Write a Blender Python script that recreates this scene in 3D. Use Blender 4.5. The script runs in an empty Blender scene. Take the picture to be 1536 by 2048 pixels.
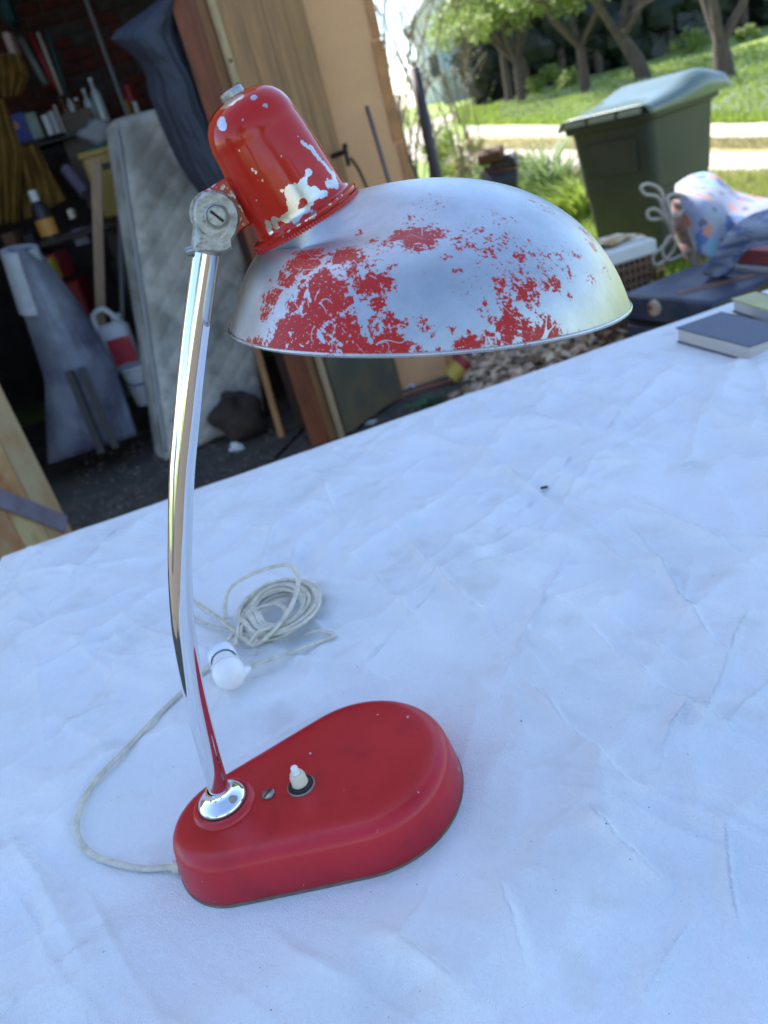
import bpy, math, random
import numpy as np
from math import radians as R_, sin, cos, pi
from mathutils import Vector, Matrix
random.seed(7); rng = np.random.default_rng(7)
sc = bpy.context.scene; C = sc.collection

# ------------------------------------------------------------------ camera
F, CX, CY, CZ = 1539.0, 768.0, 1024.0, 1.20
dn = np.array([1650 - CX, -(4100 - CY), -F]); dn /= np.linalg.norm(dn)
upc = -dn; yc = np.array([0, 0, -1.0]); yc = yc - yc.dot(upc) * upc; yc /= np.linalg.norm(yc)
xc = np.cross(yc, upc); RM = np.array([xc, yc, upc])
cam = bpy.data.objects.new('camera', bpy.data.cameras.new('camera')); C.objects.link(cam)
cd = cam.data; cd.sensor_fit = 'VERTICAL'; cd.sensor_height = 34.6; cd.lens = F / 2048 * 34.6
cd.clip_start = 0.02; cd.clip_end = 1500
cd.dof.use_dof = True; cd.dof.focus_distance = 0.47; cd.dof.aperture_fstop = cd.lens / 3.0
M4 = Matrix([[*RM[0], 0], [*RM[1], 0], [*RM[2], CZ], [0, 0, 0, 1]])
cam.matrix_world = M4; sc.camera = cam

# ------------------------------------------------------------------ light
SUN_EL, SUN_AZ = 50.0, -30.0
w = bpy.data.worlds.new("World"); sc.world = w; w.use_nodes = True
nt = w.node_tree; bg = nt.nodes['Background']
sky = nt.nodes.new('ShaderNodeTexSky'); sky.sky_type = 'NISHITA'; sky.sun_disc = False
sky.sun_elevation = R_(SUN_EL); sky.sun_rotation = R_(SUN_AZ); sky.air_density = 1.0; sky.dust_density = .5; sky.ozone_density = 2.6
nt.links.new(sky.outputs[0], bg.inputs[0]); bg.inputs[1].default_value = 0.15
sl = bpy.data.lights.new('sun', 'SUN'); sl.energy = 4.6; sl.angle = R_(0.5); sl.color = (1, .95, .86)
sun = bpy.data.objects.new('sun', sl); C.objects.link(sun)
sd = Vector((cos(R_(SUN_EL)) * sin(R_(SUN_AZ)), cos(R_(SUN_EL)) * cos(R_(SUN_AZ)), sin(R_(SUN_EL))))
sun.rotation_euler = sd.to_track_quat('Z', 'Y').to_euler()
sc.view_settings.view_transform = 'Standard'; sc.view_settings.look = 'None'
sc.view_settings.exposure = 1.54; sc.view_settings.gamma = 1; sc.view_settings.use_curve_mapping = False
sc.render.engine = 'CYCLES'
sc.cycles.max_bounces = 8; sc.cycles.diffuse_bounces = 4; sc.cycles.glossy_bounces = 5
sc.cycles.use_denoising = True

# ------------------------------------------------------------------ measuring helpers
def ray(px, py):
    c = np.array([px - CX, -(py - CY), -F]); c /= np.linalg.norm(c); return RM @ c
def G(px, py, z=0.0):
    r = ray(px, py); t = (z - CZ) / r[2]; return Vector((t * r[0], t * r[1], z))
def at(px, py, Y):
    r = ray(px, py); t = Y / r[1]; return Vector((t * r[0], Y, CZ + t * r[2]))
def V(*a): return Vector(a)

# ------------------------------------------------------------------ materials
MATS = {}
def mat(name, col, rough=.6, metal=0, var=0.0, vscale=8, bump=0.0, bscale=60, stretch=(1, 1, 1), col2=None, mix=(.4, .6),
        coat=0, trans=0, spec=.5, detail=6, sheen=0, alpha=1):
    if name in MATS: return MATS[name]
    m = bpy.data.materials.new(name); m.use_nodes = True; n = m.node_tree; b = n.nodes['Principled BSDF']
    b.inputs['Base Color'].default_value = (*col, 1); b.inputs['Roughness'].default_value = rough
    b.inputs['Metallic'].default_value = metal; b.inputs['Coat Weight'].default_value = coat
    b.inputs['Transmission Weight'].default_value = trans; b.inputs['Specular IOR Level'].default_value = spec
    b.inputs['Sheen Weight'].default_value = sheen; b.inputs['Alpha'].default_value = alpha
    tc = n.nodes.new('ShaderNodeTexCoord'); mp = n.nodes.new('ShaderNodeMapping'); mp.inputs['Scale'].default_value = stretch
    n.links.new(tc.outputs['Object'], mp.inputs[0])
    if col2 is None and var > 0: col2 = tuple(c * (1 - var) for c in col); mix = (.35, .68)
    if col2 is not None:
        nz = n.nodes.new('ShaderNodeTexNoise'); nz.inputs['Scale'].default_value = vscale; nz.inputs['Detail'].default_value = detail
        nz.inputs['Roughness'].default_value = .62
        n.links.new(mp.outputs[0], nz.inputs['Vector'])
        cr = n.nodes.new('ShaderNodeValToRGB'); cr.color_ramp.elements[0].position = mix[0]; cr.color_ramp.elements[1].position = mix[1]
        cr.color_ramp.elements[0].color = (*col, 1); cr.color_ramp.elements[1].color = (*col2, 1)
        n.links.new(nz.outputs[0], cr.inputs[0]); n.links.new(cr.outputs[0], b.inputs['Base Color'])
    if bump > 0:
        n2 = n.nodes.new('ShaderNodeTexNoise'); n2.inputs['Scale'].default_value = bscale; n2.inputs['Detail'].default_value = 5
        n.links.new(mp.outputs[0], n2.inputs['Vector'])
        bp = n.nodes.new('ShaderNodeBump'); bp.inputs['Strength'].default_value = bump; bp.inputs['Distance'].default_value = .01
        n.links.new(n2.outputs[0], bp.inputs['Height']); n.links.new(bp.outputs[0], b.inputs['Normal'])
    MATS[name] = m; return m
def leafmat(name, c1, c2, scale=3.0, tl=.45):
    m = bpy.data.materials.new(name); m.use_nodes = True; n = m.node_tree; b = n.nodes['Principled BSDF']; o = n.nodes['Material Output']
    g = n.nodes.new('ShaderNodeNewGeometry'); cr = n.nodes.new('ShaderNodeValToRGB')
    cr.color_ramp.elements[0].color = (*c1, 1); cr.color_ramp.elements[1].color = (*c2, 1)
    n.links.new(g.outputs['Random Per Island'], cr.inputs[0]); n.links.new(cr.outputs[0], b.inputs['Base Color'])
    b.inputs['Roughness'].default_value = .55
    t = n.nodes.new('ShaderNodeBsdfTranslucent'); mx = n.nodes.new('ShaderNodeMixShader'); mx.inputs[0].default_value = tl
    n.links.new(cr.outputs[0], t.inputs[0]); n.links.new(b.outputs[0], mx.inputs[1]); n.links.new(t.outputs[0], mx.inputs[2])
    n.links.new(mx.outputs[0], o.inputs[0]); return m

# ------------------------------------------------------------------ mesh builder
class MB:
    def __init__(s): s.v = []; s.f = []
    def add(s, vs, fs):
        k = len(s.v); s.v += [tuple(x) for x in vs]; s.f += [tuple(i + k for i in f) for f in fs]; return s
    def box(s, c, size, yaw=0, M=None, bev=0):
        x, y, z = [d / 2 for d in size]
        if bev > 0:
            vs = []
            for sx in (-1, 1):
                for sy in (-1, 1):
                    for sz in (-1, 1):
                        vs += [(sx * (x - bev), sy * (y - bev), sz * z), (sx * (x - bev), sy * y, sz * (z - bev)), (sx * x, sy * (y - bev), sz * (z - bev))]
            import bmesh
            bm = bmesh.new(); [bm.verts.new(q) for q in vs]; bmesh.ops.convex_hull(bm, input=bm.verts)
            bm.verts.index_update(); pv = [v.co.copy() for v in bm.verts]; pf = [[v.index for v in f.verts] for f in bm.faces]; bm.free()
        else:
            pv = [Vector((sx * x, sy * y, sz * z)) for sx in (-1, 1) for sy in (-1, 1) for sz in (-1, 1)]
            pf = [(0, 1, 3, 2), (4, 6, 7, 5), (0, 4, 5, 1), (2, 3, 7, 6), (0, 2, 6, 4), (1, 5, 7, 3)]
        T = Matrix.Translation(Vector(c)) @ (M.to_4x4() if M is not None else Matrix.Rotation(yaw, 4, 'Z'))
        return s.add([T @ Vector(q) for q in pv], pf)
    def hexa(s, b4, t4):
        return s.add(list(b4) + list(t4), [(3, 2, 1, 0), (4, 5, 6, 7), (0, 1, 5, 4), (1, 2, 6, 5), (2, 3, 7, 6), (3, 0, 4, 7)])
    def tube(s, pts, r, n=8, caps=True, prof=None, up=None):
        pts = [Vector(p) for p in pts]; rs = r if hasattr(r, '__len__') else [r] * len(pts)
        ref = Vector(up) if up is not None else None
        rings = []; prev = None
        for i, p in enumerate(pts):
            t = (pts[min(i + 1, len(pts) - 1)] - pts[max(i - 1, 0)])
            t = t.normalized() if t.length > 1e-9 else Vector((0, 0, 1))
            if ref is not None: a = t.cross(ref)
            elif prev is not None: a = prev - prev.dot(t) * t
            else: a = t.orthogonal()
            if a.length < 1e-6: a = t.orthogonal()
            a.normalize(); prev = a; b = a.cross(t)
            if prof: rings.append([p + a * (x * rs[i]) + b * (y * rs[i]) for x, y in prof])
            else: rings.append([p + (a * cos(2 * pi * k / n) + b * sin(2 * pi * k / n)) * rs[i] for k in range(n)])
        n = len(rings[0]); vs = [q for g in rings for q in g]; fs = []
        for i in range(len(rings) - 1):
            for k in range(n): fs.append((i * n + k, i * n + (k + 1) % n, (i + 1) * n + (k + 1) % n, (i + 1) * n + k))
        if caps: fs.append(tuple(reversed(range(n)))); fs.append(tuple(range((len(rings) - 1) * n, len(rings) * n)))
        return s.add(vs, fs)
    def lathe(s, prof, o=(0, 0, 0), axis=(0, 0, 1), n=32, teeth=None):
        q = Vector(axis).to_track_quat('Z', 'Y').to_matrix(); o = Vector(o); vs = []; fs = []
        for j, (r, z) in enumerate(prof):
            for k in range(n):
                rr = max(r, 1e-5)
                if teeth and j in teeth: rr += teeth[j] * (k % 2)
                vs.append(o + q @ Vector((rr * cos(2 * pi * k / n), rr * sin(2 * pi * k / n), z)))
        for i in range(len(prof) - 1):
            for k in range(n): fs.append((i * n + k, i * n + (k + 1) % n, (i + 1) * n + (k + 1) % n, (i + 1) * n + k))
        return s.add(vs, fs)
    def grid(s, P):
        a, b = len(P), len(P[0]); return s.add([q for r in P for q in r], [(i * b + j, i * b + j + 1, (i + 1) * b + j + 1, (i + 1) * b + j) for i in range(a - 1) for j in range(b - 1)])
    def blob(s, c, rad, nz=.15, n=24, m=16, seed=0, pw=1.0, yaw=0):
        rr = np.random.default_rng(seed); ph = rr.random((6, 3)) * 6.28; fr = rr.integers(1, 5, (6, 2)); vs = []; fs = []
        for i in range(m + 1):
            th = pi * i / m
            for k in range(n):
                a = 2 * pi * k / n; d = 1 + nz * sum(sin(fr[q][0] * a + ph[q][0]) * sin(fr[q][1] * th + ph[q][1]) for q in range(6)) / 2.2
                sg = lambda x: math.copysign(abs(x) ** pw, x)
                x, y, z = sg(sin(th)) * sg(cos(a)), sg(sin(th)) * sg(sin(a)), sg(cos(th))
                x *= rad[0] * d; y *= rad[1] * d; z *= rad[2] * d
                vs.append((c[0] + x * cos(yaw) - y * sin(yaw), c[1] + x * sin(yaw) + y * cos(yaw), c[2] + z))
        for i in range(m):
            for k in range(n): fs.append((i * n + k, (i + 1) * n + k, (i + 1) * n + (k + 1) % n, i * n + (k + 1) % n))
        return s.add(vs, fs)
def obj(name, mb, m, parent=None, smooth=False, loc=None, kind=None):
    me = bpy.data.meshes.new(name)
    o0 = Vector(parent.matrix_world.translation) if parent is not None else (Vector(loc) if loc is not None else Vector((0, 0, 0)))
    if parent is not None:
        o0 = Vector(parent['o']) if 'o' in parent else Vector((0, 0, 0))
    vs = np.array(mb.v, dtype=float) - np.array(o0)
    me.from_pydata([tuple(v) for v in vs], [], mb.f); me.materials.append(m); me.update()
    if smooth:
        me.polygons.foreach_set('use_smooth', [True] * len(me.polygons))
        if smooth is not True: me.set_sharp_from_angle(angle=R_(smooth))
    o = bpy.data.objects.new(name, me); C.objects.link(o); o['o'] = tuple(o0)
    if parent is not None: o.parent = parent
    else: o.location = o0
    if kind: o['kind'] = kind
    return o
def thing(name, label, cat, loc, group=None):
    o = bpy.data.objects.new(name, None); C.objects.link(o); o.location = Vector(loc); o['o'] = tuple(loc); o.empty_display_size = .05
    o['label'] = label; o['category'] = cat
    if group: o['group'] = group
    return o
def solo(name, label, cat, mb, m, smooth=False, group=None):
    vs = np.array(mb.v); c = Vector(((vs[:, 0].min() + vs[:, 0].max()) / 2, (vs[:, 1].min() + vs[:, 1].max()) / 2, vs[:, 2].min()))
    o = obj(name, mb, m, None, smooth, c); o['label'] = label; o['category'] = cat
    if group: o['group'] = group
    return o
def struct(name, mb, m, smooth=False): o = obj(name, mb, m, None, smooth); o['kind'] = 'structure'; return o
def crv(pts, n=8, closed=False):
    P = [Vector(p) for p in pts]; out = []; N = len(P); rng_ = range(N if closed else N - 1)
    for i in rng_:
        g = (lambda k: P[k % N]) if closed else (lambda k: P[max(0, min(N - 1, k))])
        a, b, c, d = g(i - 1), g(i), g(i + 1), g(i + 2)
        for j in range(n):
            t = j / n; out.append(.5 * ((2 * b) + (c - a) * t + (2 * a - 5 * b + 4 * c - d) * t * t + (3 * b - a - 3 * c + d) * t ** 3))
    out.append(P[0].copy() if closed else P[-1].copy()); return out
def rect(Lp, Fp, Bp, z0, z1, bev=.003):
    """box standing on z0 whose top face has corner L and runs towards F and (squared) B"""
    e1 = Vector((Fp.x - Lp.x, Fp.y - Lp.y, 0)); l1 = e1.length; e1.normalize(); e2 = Vector((-e1.y, e1.x, 0))
    l2 = Vector((Bp.x - Lp.x, Bp.y - Lp.y, 0)).dot(e2)
    c = Vector((Lp.x, Lp.y, 0)) + e1 * l1 / 2 + e2 * l2 / 2; c.z = (z0 + z1) / 2
    return c, (l1, abs(l2), z1 - z0), math.atan2(e1.y, e1.x)
def vnoise(X, Y, s, seed=0, oct=4):
    out = np.zeros_like(X, float); amp = 1; r = np.random.default_rng(seed)
    for o in range(oct):
        g = r.random((67, 67)); x = (X * s) % 66; y = (Y * s) % 66; i = np.floor(x).astype(int); j = np.floor(y).astype(int); fx = x - i; fy = y - j
        fx = fx ** 3 * (fx * (6 * fx - 15) + 10); fy = fy ** 3 * (fy * (6 * fy - 15) + 10)
        out += amp * ((g[i, j] * (1 - fx) + g[i + 1, j] * fx) * (1 - fy) + (g[i, j + 1] * (1 - fx) + g[i + 1, j + 1] * fx) * fy - .5); amp *= .5; s *= 2.03
    return out

# ================================================================== GROUND
GRASS = mat('lawn_soil', (.16, .24, .03), .9, col2=(.22, .26, .06), vscale=1.2, mix=(.35, .7), bump=.5, bscale=30)
DIRT = mat('yard_dirt', (.055, .045, .036), .95, col2=(.10, .085, .065), vscale=9, mix=(.4, .65), bump=.8, bscale=60)
DRY = mat('dry_verge', (.26, .24, .09), .9, col2=(.42, .34, .18), vscale=2.5, mix=(.35, .7), bump=.6, bscale=40)
GRAVEL = mat('pale_gravel', (.50, .44, .36), .9, col2=(.40, .34, .26), vscale=5, mix=(.4, .75), bump=.6, bscale=70)
def bank(x, y):
    """the land rises gently away from the yard"""
    y = np.asarray(y, float); d = np.clip(y - 4.5, 0, 41); return .045 * (d - 1.2 * (1 - np.exp(-d / 1.2)))
def gp(px, py, D=None):
    """where a sight line meets the land, or the land at ground distance D in that direction"""
    r = ray(px, py); h = math.hypot(r[0], r[1])
    if D is None:
        lo, hi = .5, 90.
        for _ in range(40):
            m_ = (lo + hi) / 2; zr = CZ + m_ * r[2] / h
            if zr > float(bank(0, r[1] / h * m_)): lo = m_
            else: hi = m_
        D = hi
    k = D / h; x, y = r[0] * k, r[1] * k; return V(x, y, float(bank(x, y)))
xs = np.concatenate([np.linspace(-90, -6, 18), np.linspace(-5, 24, 88), np.linspace(26, 160, 30)])
ys = np.concatenate([np.linspace(-60, -3, 16), np.linspace(-2, 40, 110), np.linspace(44, 260, 30)])
XX, YY = np.meshgrid(xs, ys); ZZ = bank(XX, YY)
mb = MB().grid([[(XX[i, j], YY[i, j], ZZ[i, j]) for j in range(len(xs))] for i in range(len(ys))])
struct('ground', mb, GRASS, True)
def drape(name, near, far, m, dz, jit=0, seg=40):
    A = crv(near, seg // (len(near) - 1)); B = crv(far, seg // (len(far) - 1)); n = min(len(A), len(B)); P = []
    for i in range(n):
        a = A[int(i * (len(A) - 1) / (n - 1))]; b = B[int(i * (len(B) - 1) / (n - 1))]; row = []
        for k in range(9):
            p = a.lerp(b, k / 8)
            if k in (0, 8) and jit: p = p + Vector((random.uniform(-jit, jit), random.uniform(-jit, jit), 0))
            row.append((p.x, p.y, float(bank(np.array(p.x), np.array(p.y))) + dz))
        P.append(row)
    return struct(name, MB().grid(P), m, True)
# yard of bare earth round the barn and the table
mb = MB(); ring = []
yard = [(-12, -9), (6.5, -9), (4.2, -2), (2.2, 2), (1.75, 3.2), (1.45, 4.0), (1.1, 4.9), (.9, 6), (.75, 9), (-12, 9)]
ycr = crv([(a, b, 0) for a, b in yard], 5, True)[:-1]
cx0 = Vector((-2, 0, 0)); P = []
for k in range(0, 13): P.append([tuple(cx0.lerp(q, k / 12) + Vector((0, 0, .004))) for q in ycr + ycr[:1]])
struct('yard', MB().grid(P), DIRT)
# the lane: two pale wheel tracks and the verges
lane = lambda pts: [gp(*p) for p in pts]
drape('verge_near', lane([(1800, 520), (1536, 430), (1300, 400), (1100, 372), (930, 352)]), lane([(1800, 350), (1536, 345), (1300, 342), (1100, 334), (900, 318)]), DRY, .008, .05)
drape('lane_near_track', lane([(1800, 352), (1536, 347), (1300, 342), (1100, 332), (930, 326), (820, 322)]), lane([(1800, 300), (1536, 306), (1300, 304), (1100, 298), (930, 290), (830, 284)]), GRAVEL, .014, .05)
drape('lane_middle', lane([(1800, 304), (1536, 307), (1300, 305), (1100, 299), (930, 291)]), lane([(1800, 268), (1536, 278), (1300, 277), (1100, 274), (930, 272)]), DRY, .020, .04)
drape('lane_far_track', lane([(1800, 272), (1536, 279), (1300, 278), (1100, 275), (930, 273)]), lane([(1800, 236), (1536, 250), (1300, 254), (1100, 254), (930, 255)]), GRAVEL, .026, .04)
mb = MB().grid([[tuple(gp(a, ya).lerp(gp(b, yb), k / 5) + V(0, 0, .034)) for k in range(6)] for a, ya, b, yb in [(800, 330, 935, 300), (800, 290, 900, 262), (800, 275, 905, 240), (812, 262, 915, 228), (840, 250, 940, 219), (870, 240, 965, 213), (900, 232, 985, 208), (930, 226, 1000, 204), (960, 218, 1004, 202)]])
struct('path_to_house', mb, GRAVEL, True)

# ================================================================== BARN
FD = R_(10); fu = V(cos(FD), sin(FD), 0); fn = V(-sin(FD), cos(FD), 0)   # along the front, into the barn
A0 = V(.55, 3.85, 0)
def B(u, v, z): return A0 + fu * u + fn * v + V(0, 0, z)
TAN = mat('tan_render', (.68, .37, .19), .9, col2=(.60, .31, .15), vscale=3, mix=(.3, .75), bump=.5, bscale=150)
DARKW = mat('sooty_wall', (.11, .08, .06), .95, col2=(.06, .05, .045), vscale=2, bump=.5, bscale=25)  # dark brown inside tone, varied at random
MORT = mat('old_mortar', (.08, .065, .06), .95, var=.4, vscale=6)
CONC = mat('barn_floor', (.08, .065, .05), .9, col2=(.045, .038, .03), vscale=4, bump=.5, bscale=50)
OAK = mat('weathered_door', (.30, .145, .055), .65, col2=(.15, .07, .028), vscale=5, stretch=(7, 7, .6), mix=(.32, .7), bump=.25, bscale=25)
OAKL = mat('pale_worn_edge', (.40, .28, .15), .7, var=.4, vscale=20, stretch=(4, 4, .8))
REDW = mat('red_brown_board', (.22, .055, .018), .6, var=.5, vscale=9, stretch=(5, 5, .7))
IRON = mat('dark_iron', (.035, .03, .03), .55, .6, var=.5, vscale=40)
RUST = mat('rusty_iron', (.10, .045, .03), .75, .3, var=.5, vscale=60)
barn = thing('barn', 'old barn with open doorway, tan rendered wall and cluttered dark inside', 'barn', B(-1, 1, 0))
DEP = 2.75; HT = 5.9  # unseen upper barn made tall enough to shade the table and lamp
def slab(u0, u1, v0, v1, z0, z1): m = MB(); b4 = [B(u0, v0, z0), B(u1, v0, z0), B(u1, v1, z0), B(u0, v1, z0)]; return m.hexa(b4, [q + V(0, 0, z1 - z0) for q in b4])
obj('corner_wall', slab(-.37, 0, 0, .32, -.1, 2.78), TAN, barn)
for k in range(7): obj('edge_stone', slab(-.034 - .012 * (k % 2), .004, -.006, .2, -.1 + k * .41, .30 + k * .41), mat('edge_render', (.50, .23, .095), .9, var=.35, vscale=9, bump=.6, bscale=90), barn)
obj('side_wall', slab(-.30, -.02, .32, DEP, -.1, 4.5), TAN, barn)
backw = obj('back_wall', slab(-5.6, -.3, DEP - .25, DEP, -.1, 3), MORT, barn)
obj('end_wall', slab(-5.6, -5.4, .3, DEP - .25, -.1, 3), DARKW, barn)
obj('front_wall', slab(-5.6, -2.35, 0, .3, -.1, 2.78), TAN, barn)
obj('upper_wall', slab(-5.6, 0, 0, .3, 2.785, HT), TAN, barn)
obj('ceiling', slab(-5.4, -.3, .3, DEP - .25, 2.8, 2.95), DARKW, barn)  # out of view, put in to keep the barn inside dark
m = MB(); m.hexa([B(-5.8, -.05, HT), B(.1, -.05, HT), B(.1, DEP + .2, HT - .9), B(-5.8, DEP + .2, HT - .9)], [B(-5.8, -.05, HT + .1), B(.1, -.05, HT + .1), B(.1, DEP + .2, HT - .8), B(-5.8, DEP + .2, HT - .8)])
obj('roof', m, mat('roof_tiles', (.25, .11, .06), .9, var=.4, vscale=4), barn)
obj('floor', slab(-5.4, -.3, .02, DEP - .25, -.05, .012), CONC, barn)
# bricks of the back wall that show above the shelf
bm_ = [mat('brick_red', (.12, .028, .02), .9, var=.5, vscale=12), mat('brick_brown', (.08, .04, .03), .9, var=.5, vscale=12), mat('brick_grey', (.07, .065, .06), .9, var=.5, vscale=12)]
bme = []
for k in range(3):
    t = MB().box((0, 0, 0), (.215, .03, .062), FD, bev=.005); me = bpy.data.meshes.new('brick'); me.from_pydata(t.v, [], t.f); me.materials.append(bm_[k]); bme.append(me)
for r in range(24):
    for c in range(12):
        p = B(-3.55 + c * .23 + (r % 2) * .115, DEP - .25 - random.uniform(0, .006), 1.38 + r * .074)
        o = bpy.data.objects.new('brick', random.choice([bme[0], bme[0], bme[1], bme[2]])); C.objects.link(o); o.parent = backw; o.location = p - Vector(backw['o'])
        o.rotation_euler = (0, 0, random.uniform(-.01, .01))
# red-brown jamb
obj('door_jamb', MB().hexa(*(lambda q: ([V(*a, 0) for a in q], [V(*a, 2.75) for a in q]))([(-.235, 3.36), (-.125, 3.335), (-.06, 3.46), (-.17, 3.50)])), REDW, barn)
# the big weathered door leaf, swung out in front of the wall
d0 = V(-.115, 3.30, .03); d1 = V(.245, 3.70, .03); dd = (d1 - d0); dl = dd.length; du = dd.normalized(); dnn = V(du.y, -du.x, 0)
leaf = obj('door', MB().hexa([d0, d1, d1 - dnn * .04, d0 - dnn * .04], [q + V(0, 0, 2.5) for q in (d0, d1, d1 - dnn * .04, d0 - dnn * .04)]), OAK, barn)
for k in range(4):
    a, b = .03 + k * (dl - .03) / 4, .03 + (k + 1) * (dl - .03) / 4 - .003
    t = MB().hexa([d0 + du * a + dnn * .001, d0 + du * a + dnn * .012, d0 + du * b + dnn * .012, d0 + du * b + dnn * .001][::-1], [q + V(0, 0, 2.45) for q in [d0 + du * a + dnn * .001, d0 + du * a + dnn * .012, d0 + du * b + dnn * .012, d0 + du * b + dnn * .001]][::-1])
    obj('plank', t, OAK, leaf)
t = MB(); q = [d0 + dnn * .014, d0 + dnn * .028, d0 + du * .028 + dnn * .028, d0 + du * .028 + dnn * .014][::-1]; t.hexa(q, [a + V(0, 0, 2.46) for a in q]); obj('edge_strip', t, OAKL, leaf)
for z in (1.52, 1.44, 1.92, 1.25): obj('bolt', MB().lathe([(0, .006), (.006, .005), (.007, 0)], d0 + du * .014 + dnn * .028 + V(0, 0, z), dnn, 10), IRON, leaf)
# low dark bottom rail, greenish
t = MB(); q = [d0 + du * .05 + dnn * .013, d0 + du * .05 + dnn * .022, d0 + du * (dl - .01) + dnn * .022, d0 + du * (dl - .01) + dnn * .013][::-1]
t.hexa(q, [a + V(0, 0, .42) for a in q]); obj('kick_board', t, mat('mouldy_board', (.10, .075, .035), .85, col2=(.055, .05, .035), vscale=6, bump=.3), leaf)
# left door leaf of painted boards
p0_, p1_ = G(150, 1085, 0), V(-1.62, 2.30, 0); lu = (p1_ - p0_).normalized(); ln = V(-lu.y, lu.x, 0); ln = ln if ln.dot(V(0, 0, 0) - p0_) < 0 else -ln
leaf2 = obj('door', MB().hexa([p0_, p1_, p1_ + ln * .03, p0_ + ln * .03], [q + V(0, 0, 2.3) for q in (p0_, p1_, p1_ + ln * .03, p0_ + ln * .03)]), OAKL, barn); leaf2['label'] = 'left door leaf of worn ochre and orange boards'
BRD = mat('worn_painted_board', (.55, .42, .20), .8, col2=(.42, .14, .04), vscale=3.4, mix=(.5, .66), bump=.3, stretch=(1, 1, .6))
BRD2 = mat('faded_orange_board', (.42, .19, .08), .8, col2=(.46, .36, .20), vscale=3.5, mix=(.42, .6), bump=.3, stretch=(1, 1, .6))
ln = ln if ln.dot(V(0, 0, 0) - p0_) < 0 else -ln
for k in range(6):
    a, b = .0 + k * .125, k * .125 + .12
    q = [p0_ + lu * a - ln * .001, p0_ + lu * b - ln * .001, p0_ + lu * b - ln * .014, p0_ + lu * a - ln * .014]
    obj('plank', MB().hexa(q, [x + V(0, 0, 2.28) for x in q]), BRD2 if k % 2 == 0 else BRD, leaf2)
a_, b_ = p0_ + lu * .02 - ln * .02 + V(0, 0, .10), p0_ + lu * .5 - ln * .02 + V(0, 0, .62)
obj('brace', MB().box((a_ + b_) / 2, ((b_ - a_).length, .012, .07), M=Matrix([(b_ - a_).normalized(), -ln, (b_ - a_).normalized().cross(-ln)]).transposed()), mat('lilac_board', (.25, .22, .27), .8, var=.4, vscale=12), leaf2)
# door holder: iron bar and hook on the tan wall
h = thing('door_holder', 'dark iron door catch sticking out beside the tan wall with a rusty hook', 'door catch', at(690, 300, 3.6))
t = MB().tube([at(650, 318, 3.66), at(694, 302, 3.60)], .011, 8); obj('bar', t, IRON, h)
t = MB().tube([at(688, 290, 3.60), at(698, 332, 3.60)], .010, 8); t.blob(at(690, 292, 3.6), (.012, .012, .012), 0); obj('catch', t, IRON, h, 40)
t = MB().tube([at(702, 316, 3.58), at(718, 340, 3.60), at(745, 400, 3.66)], .007, 6); obj('hook', t, RUST, h)
solo('iron_rod', 'thin dark rod leaning against the tan wall', 'rod', MB().tube([at(733, 212, 3.75), at(783, 380, 3.72), at(850, 640, 3.66)], .0095, 8), mat('grey_rod', (.12, .10, .09), .6, .3), True)
# things standing inside right behind the door
solo('wood_lath', 'thin orange wooden lath leaning in the dark behind the lamp shade', 'lath', MB().box((at(515, 700, 3.75) + at(562, 868, 3.62)) / 2, (.03, .02, .95), .2, M=(at(470, 540, 3.8) - at(562, 868, 3.62)).to_track_quat('Z', 'Y').to_matrix()), mat('orange_wood', (.42, .19, .06), .6, var=.4, stretch=(6, 6, 1)))
solo('brown_board', 'dark brown board standing upright between the lath and the door', 'board', MB().box(at(585, 790, 3.62) + V(0, .05, .45), (.05, .03, 1.5), .2), mat('dark_brown_board', (.08, .035, .02), .6, var=.5, stretch=(6, 6, 1)))
solo('grey_metal_sheet', 'bent blue-grey metal strip standing against the edge of the wooden door', 'metal strip', MB().grid([[tuple(at(a, y, 3.42)) for a in (x0, x0 + 14, x1)] for y, x0, x1 in ((700, 585, 612), (760, 592, 622), (800, 598, 640), (840, 618, 655), (890, 640, 662))]), mat('blue_grey_sheet', (.13, .14, .17), .5, .5, var=.4), 30)  # blue-grey strip along the free edge of the door
# ================================================================== MATTRESS, BAG, CLUTTER INSIDE
MATT = mat('mattress_ticking', (.52, .49, .43), .9, col2=(.28, .265, .23), vscale=5, bump=.3, bscale=60)
mq = dict(bl=G(337, 925, .02), br=G(536, 838, .02)); mh = 1.50
tl, tr = at(233, 232, mq['bl'].y + .30), None
e1 = (mq['br'] - mq['bl']); wM = e1.length; e1n = e1.normalized(); upM = (tl - mq['bl']); hM = upM.length; upM.normalize(); nM = upM.cross(e1n).normalized()
def quilt(a, b):  # a along width 0..1, b up 0..1
    x, y = a * wM, b * hM; s = .13
    d1 = abs(((x + y) / s) % 1 - .5) * 2; d2 = abs(((x - y) / s) % 1 - .5) * 2
    return .007 * (1 - max(d1, d2) ** 5)
P = []; NA, NB = 46, 120
for j in range(NB + 1):
    row = []
    b = j / NB
    for i in range(NA + 1):
        a = i / NA; ed = min(a, 1 - a) * wM; eb = min(b, 1 - b) * hM; rd = .055
        off = 0
        if ed < rd: off += rd - math.sqrt(max(0, rd * rd - (rd - ed) ** 2))
        if eb < rd: off += rd - math.sqrt(max(0, rd * rd - (rd - eb) ** 2))
        p = mq['bl'] + e1n * (a * wM) + upM * (b * hM) - nM * (quilt(a, b) - min(off, .1)) * (1 if nM.y > 0 else -1)
        row.append(tuple(p))
    P.append(row)
t = MB().grid(P); bk = nM * (1 if nM.y > 0 else -1) * .16
P2 = [[tuple(Vector(P[j][i]) * 1 + bk) for i in (0, NA)] for j in (0, NB)]
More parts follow.
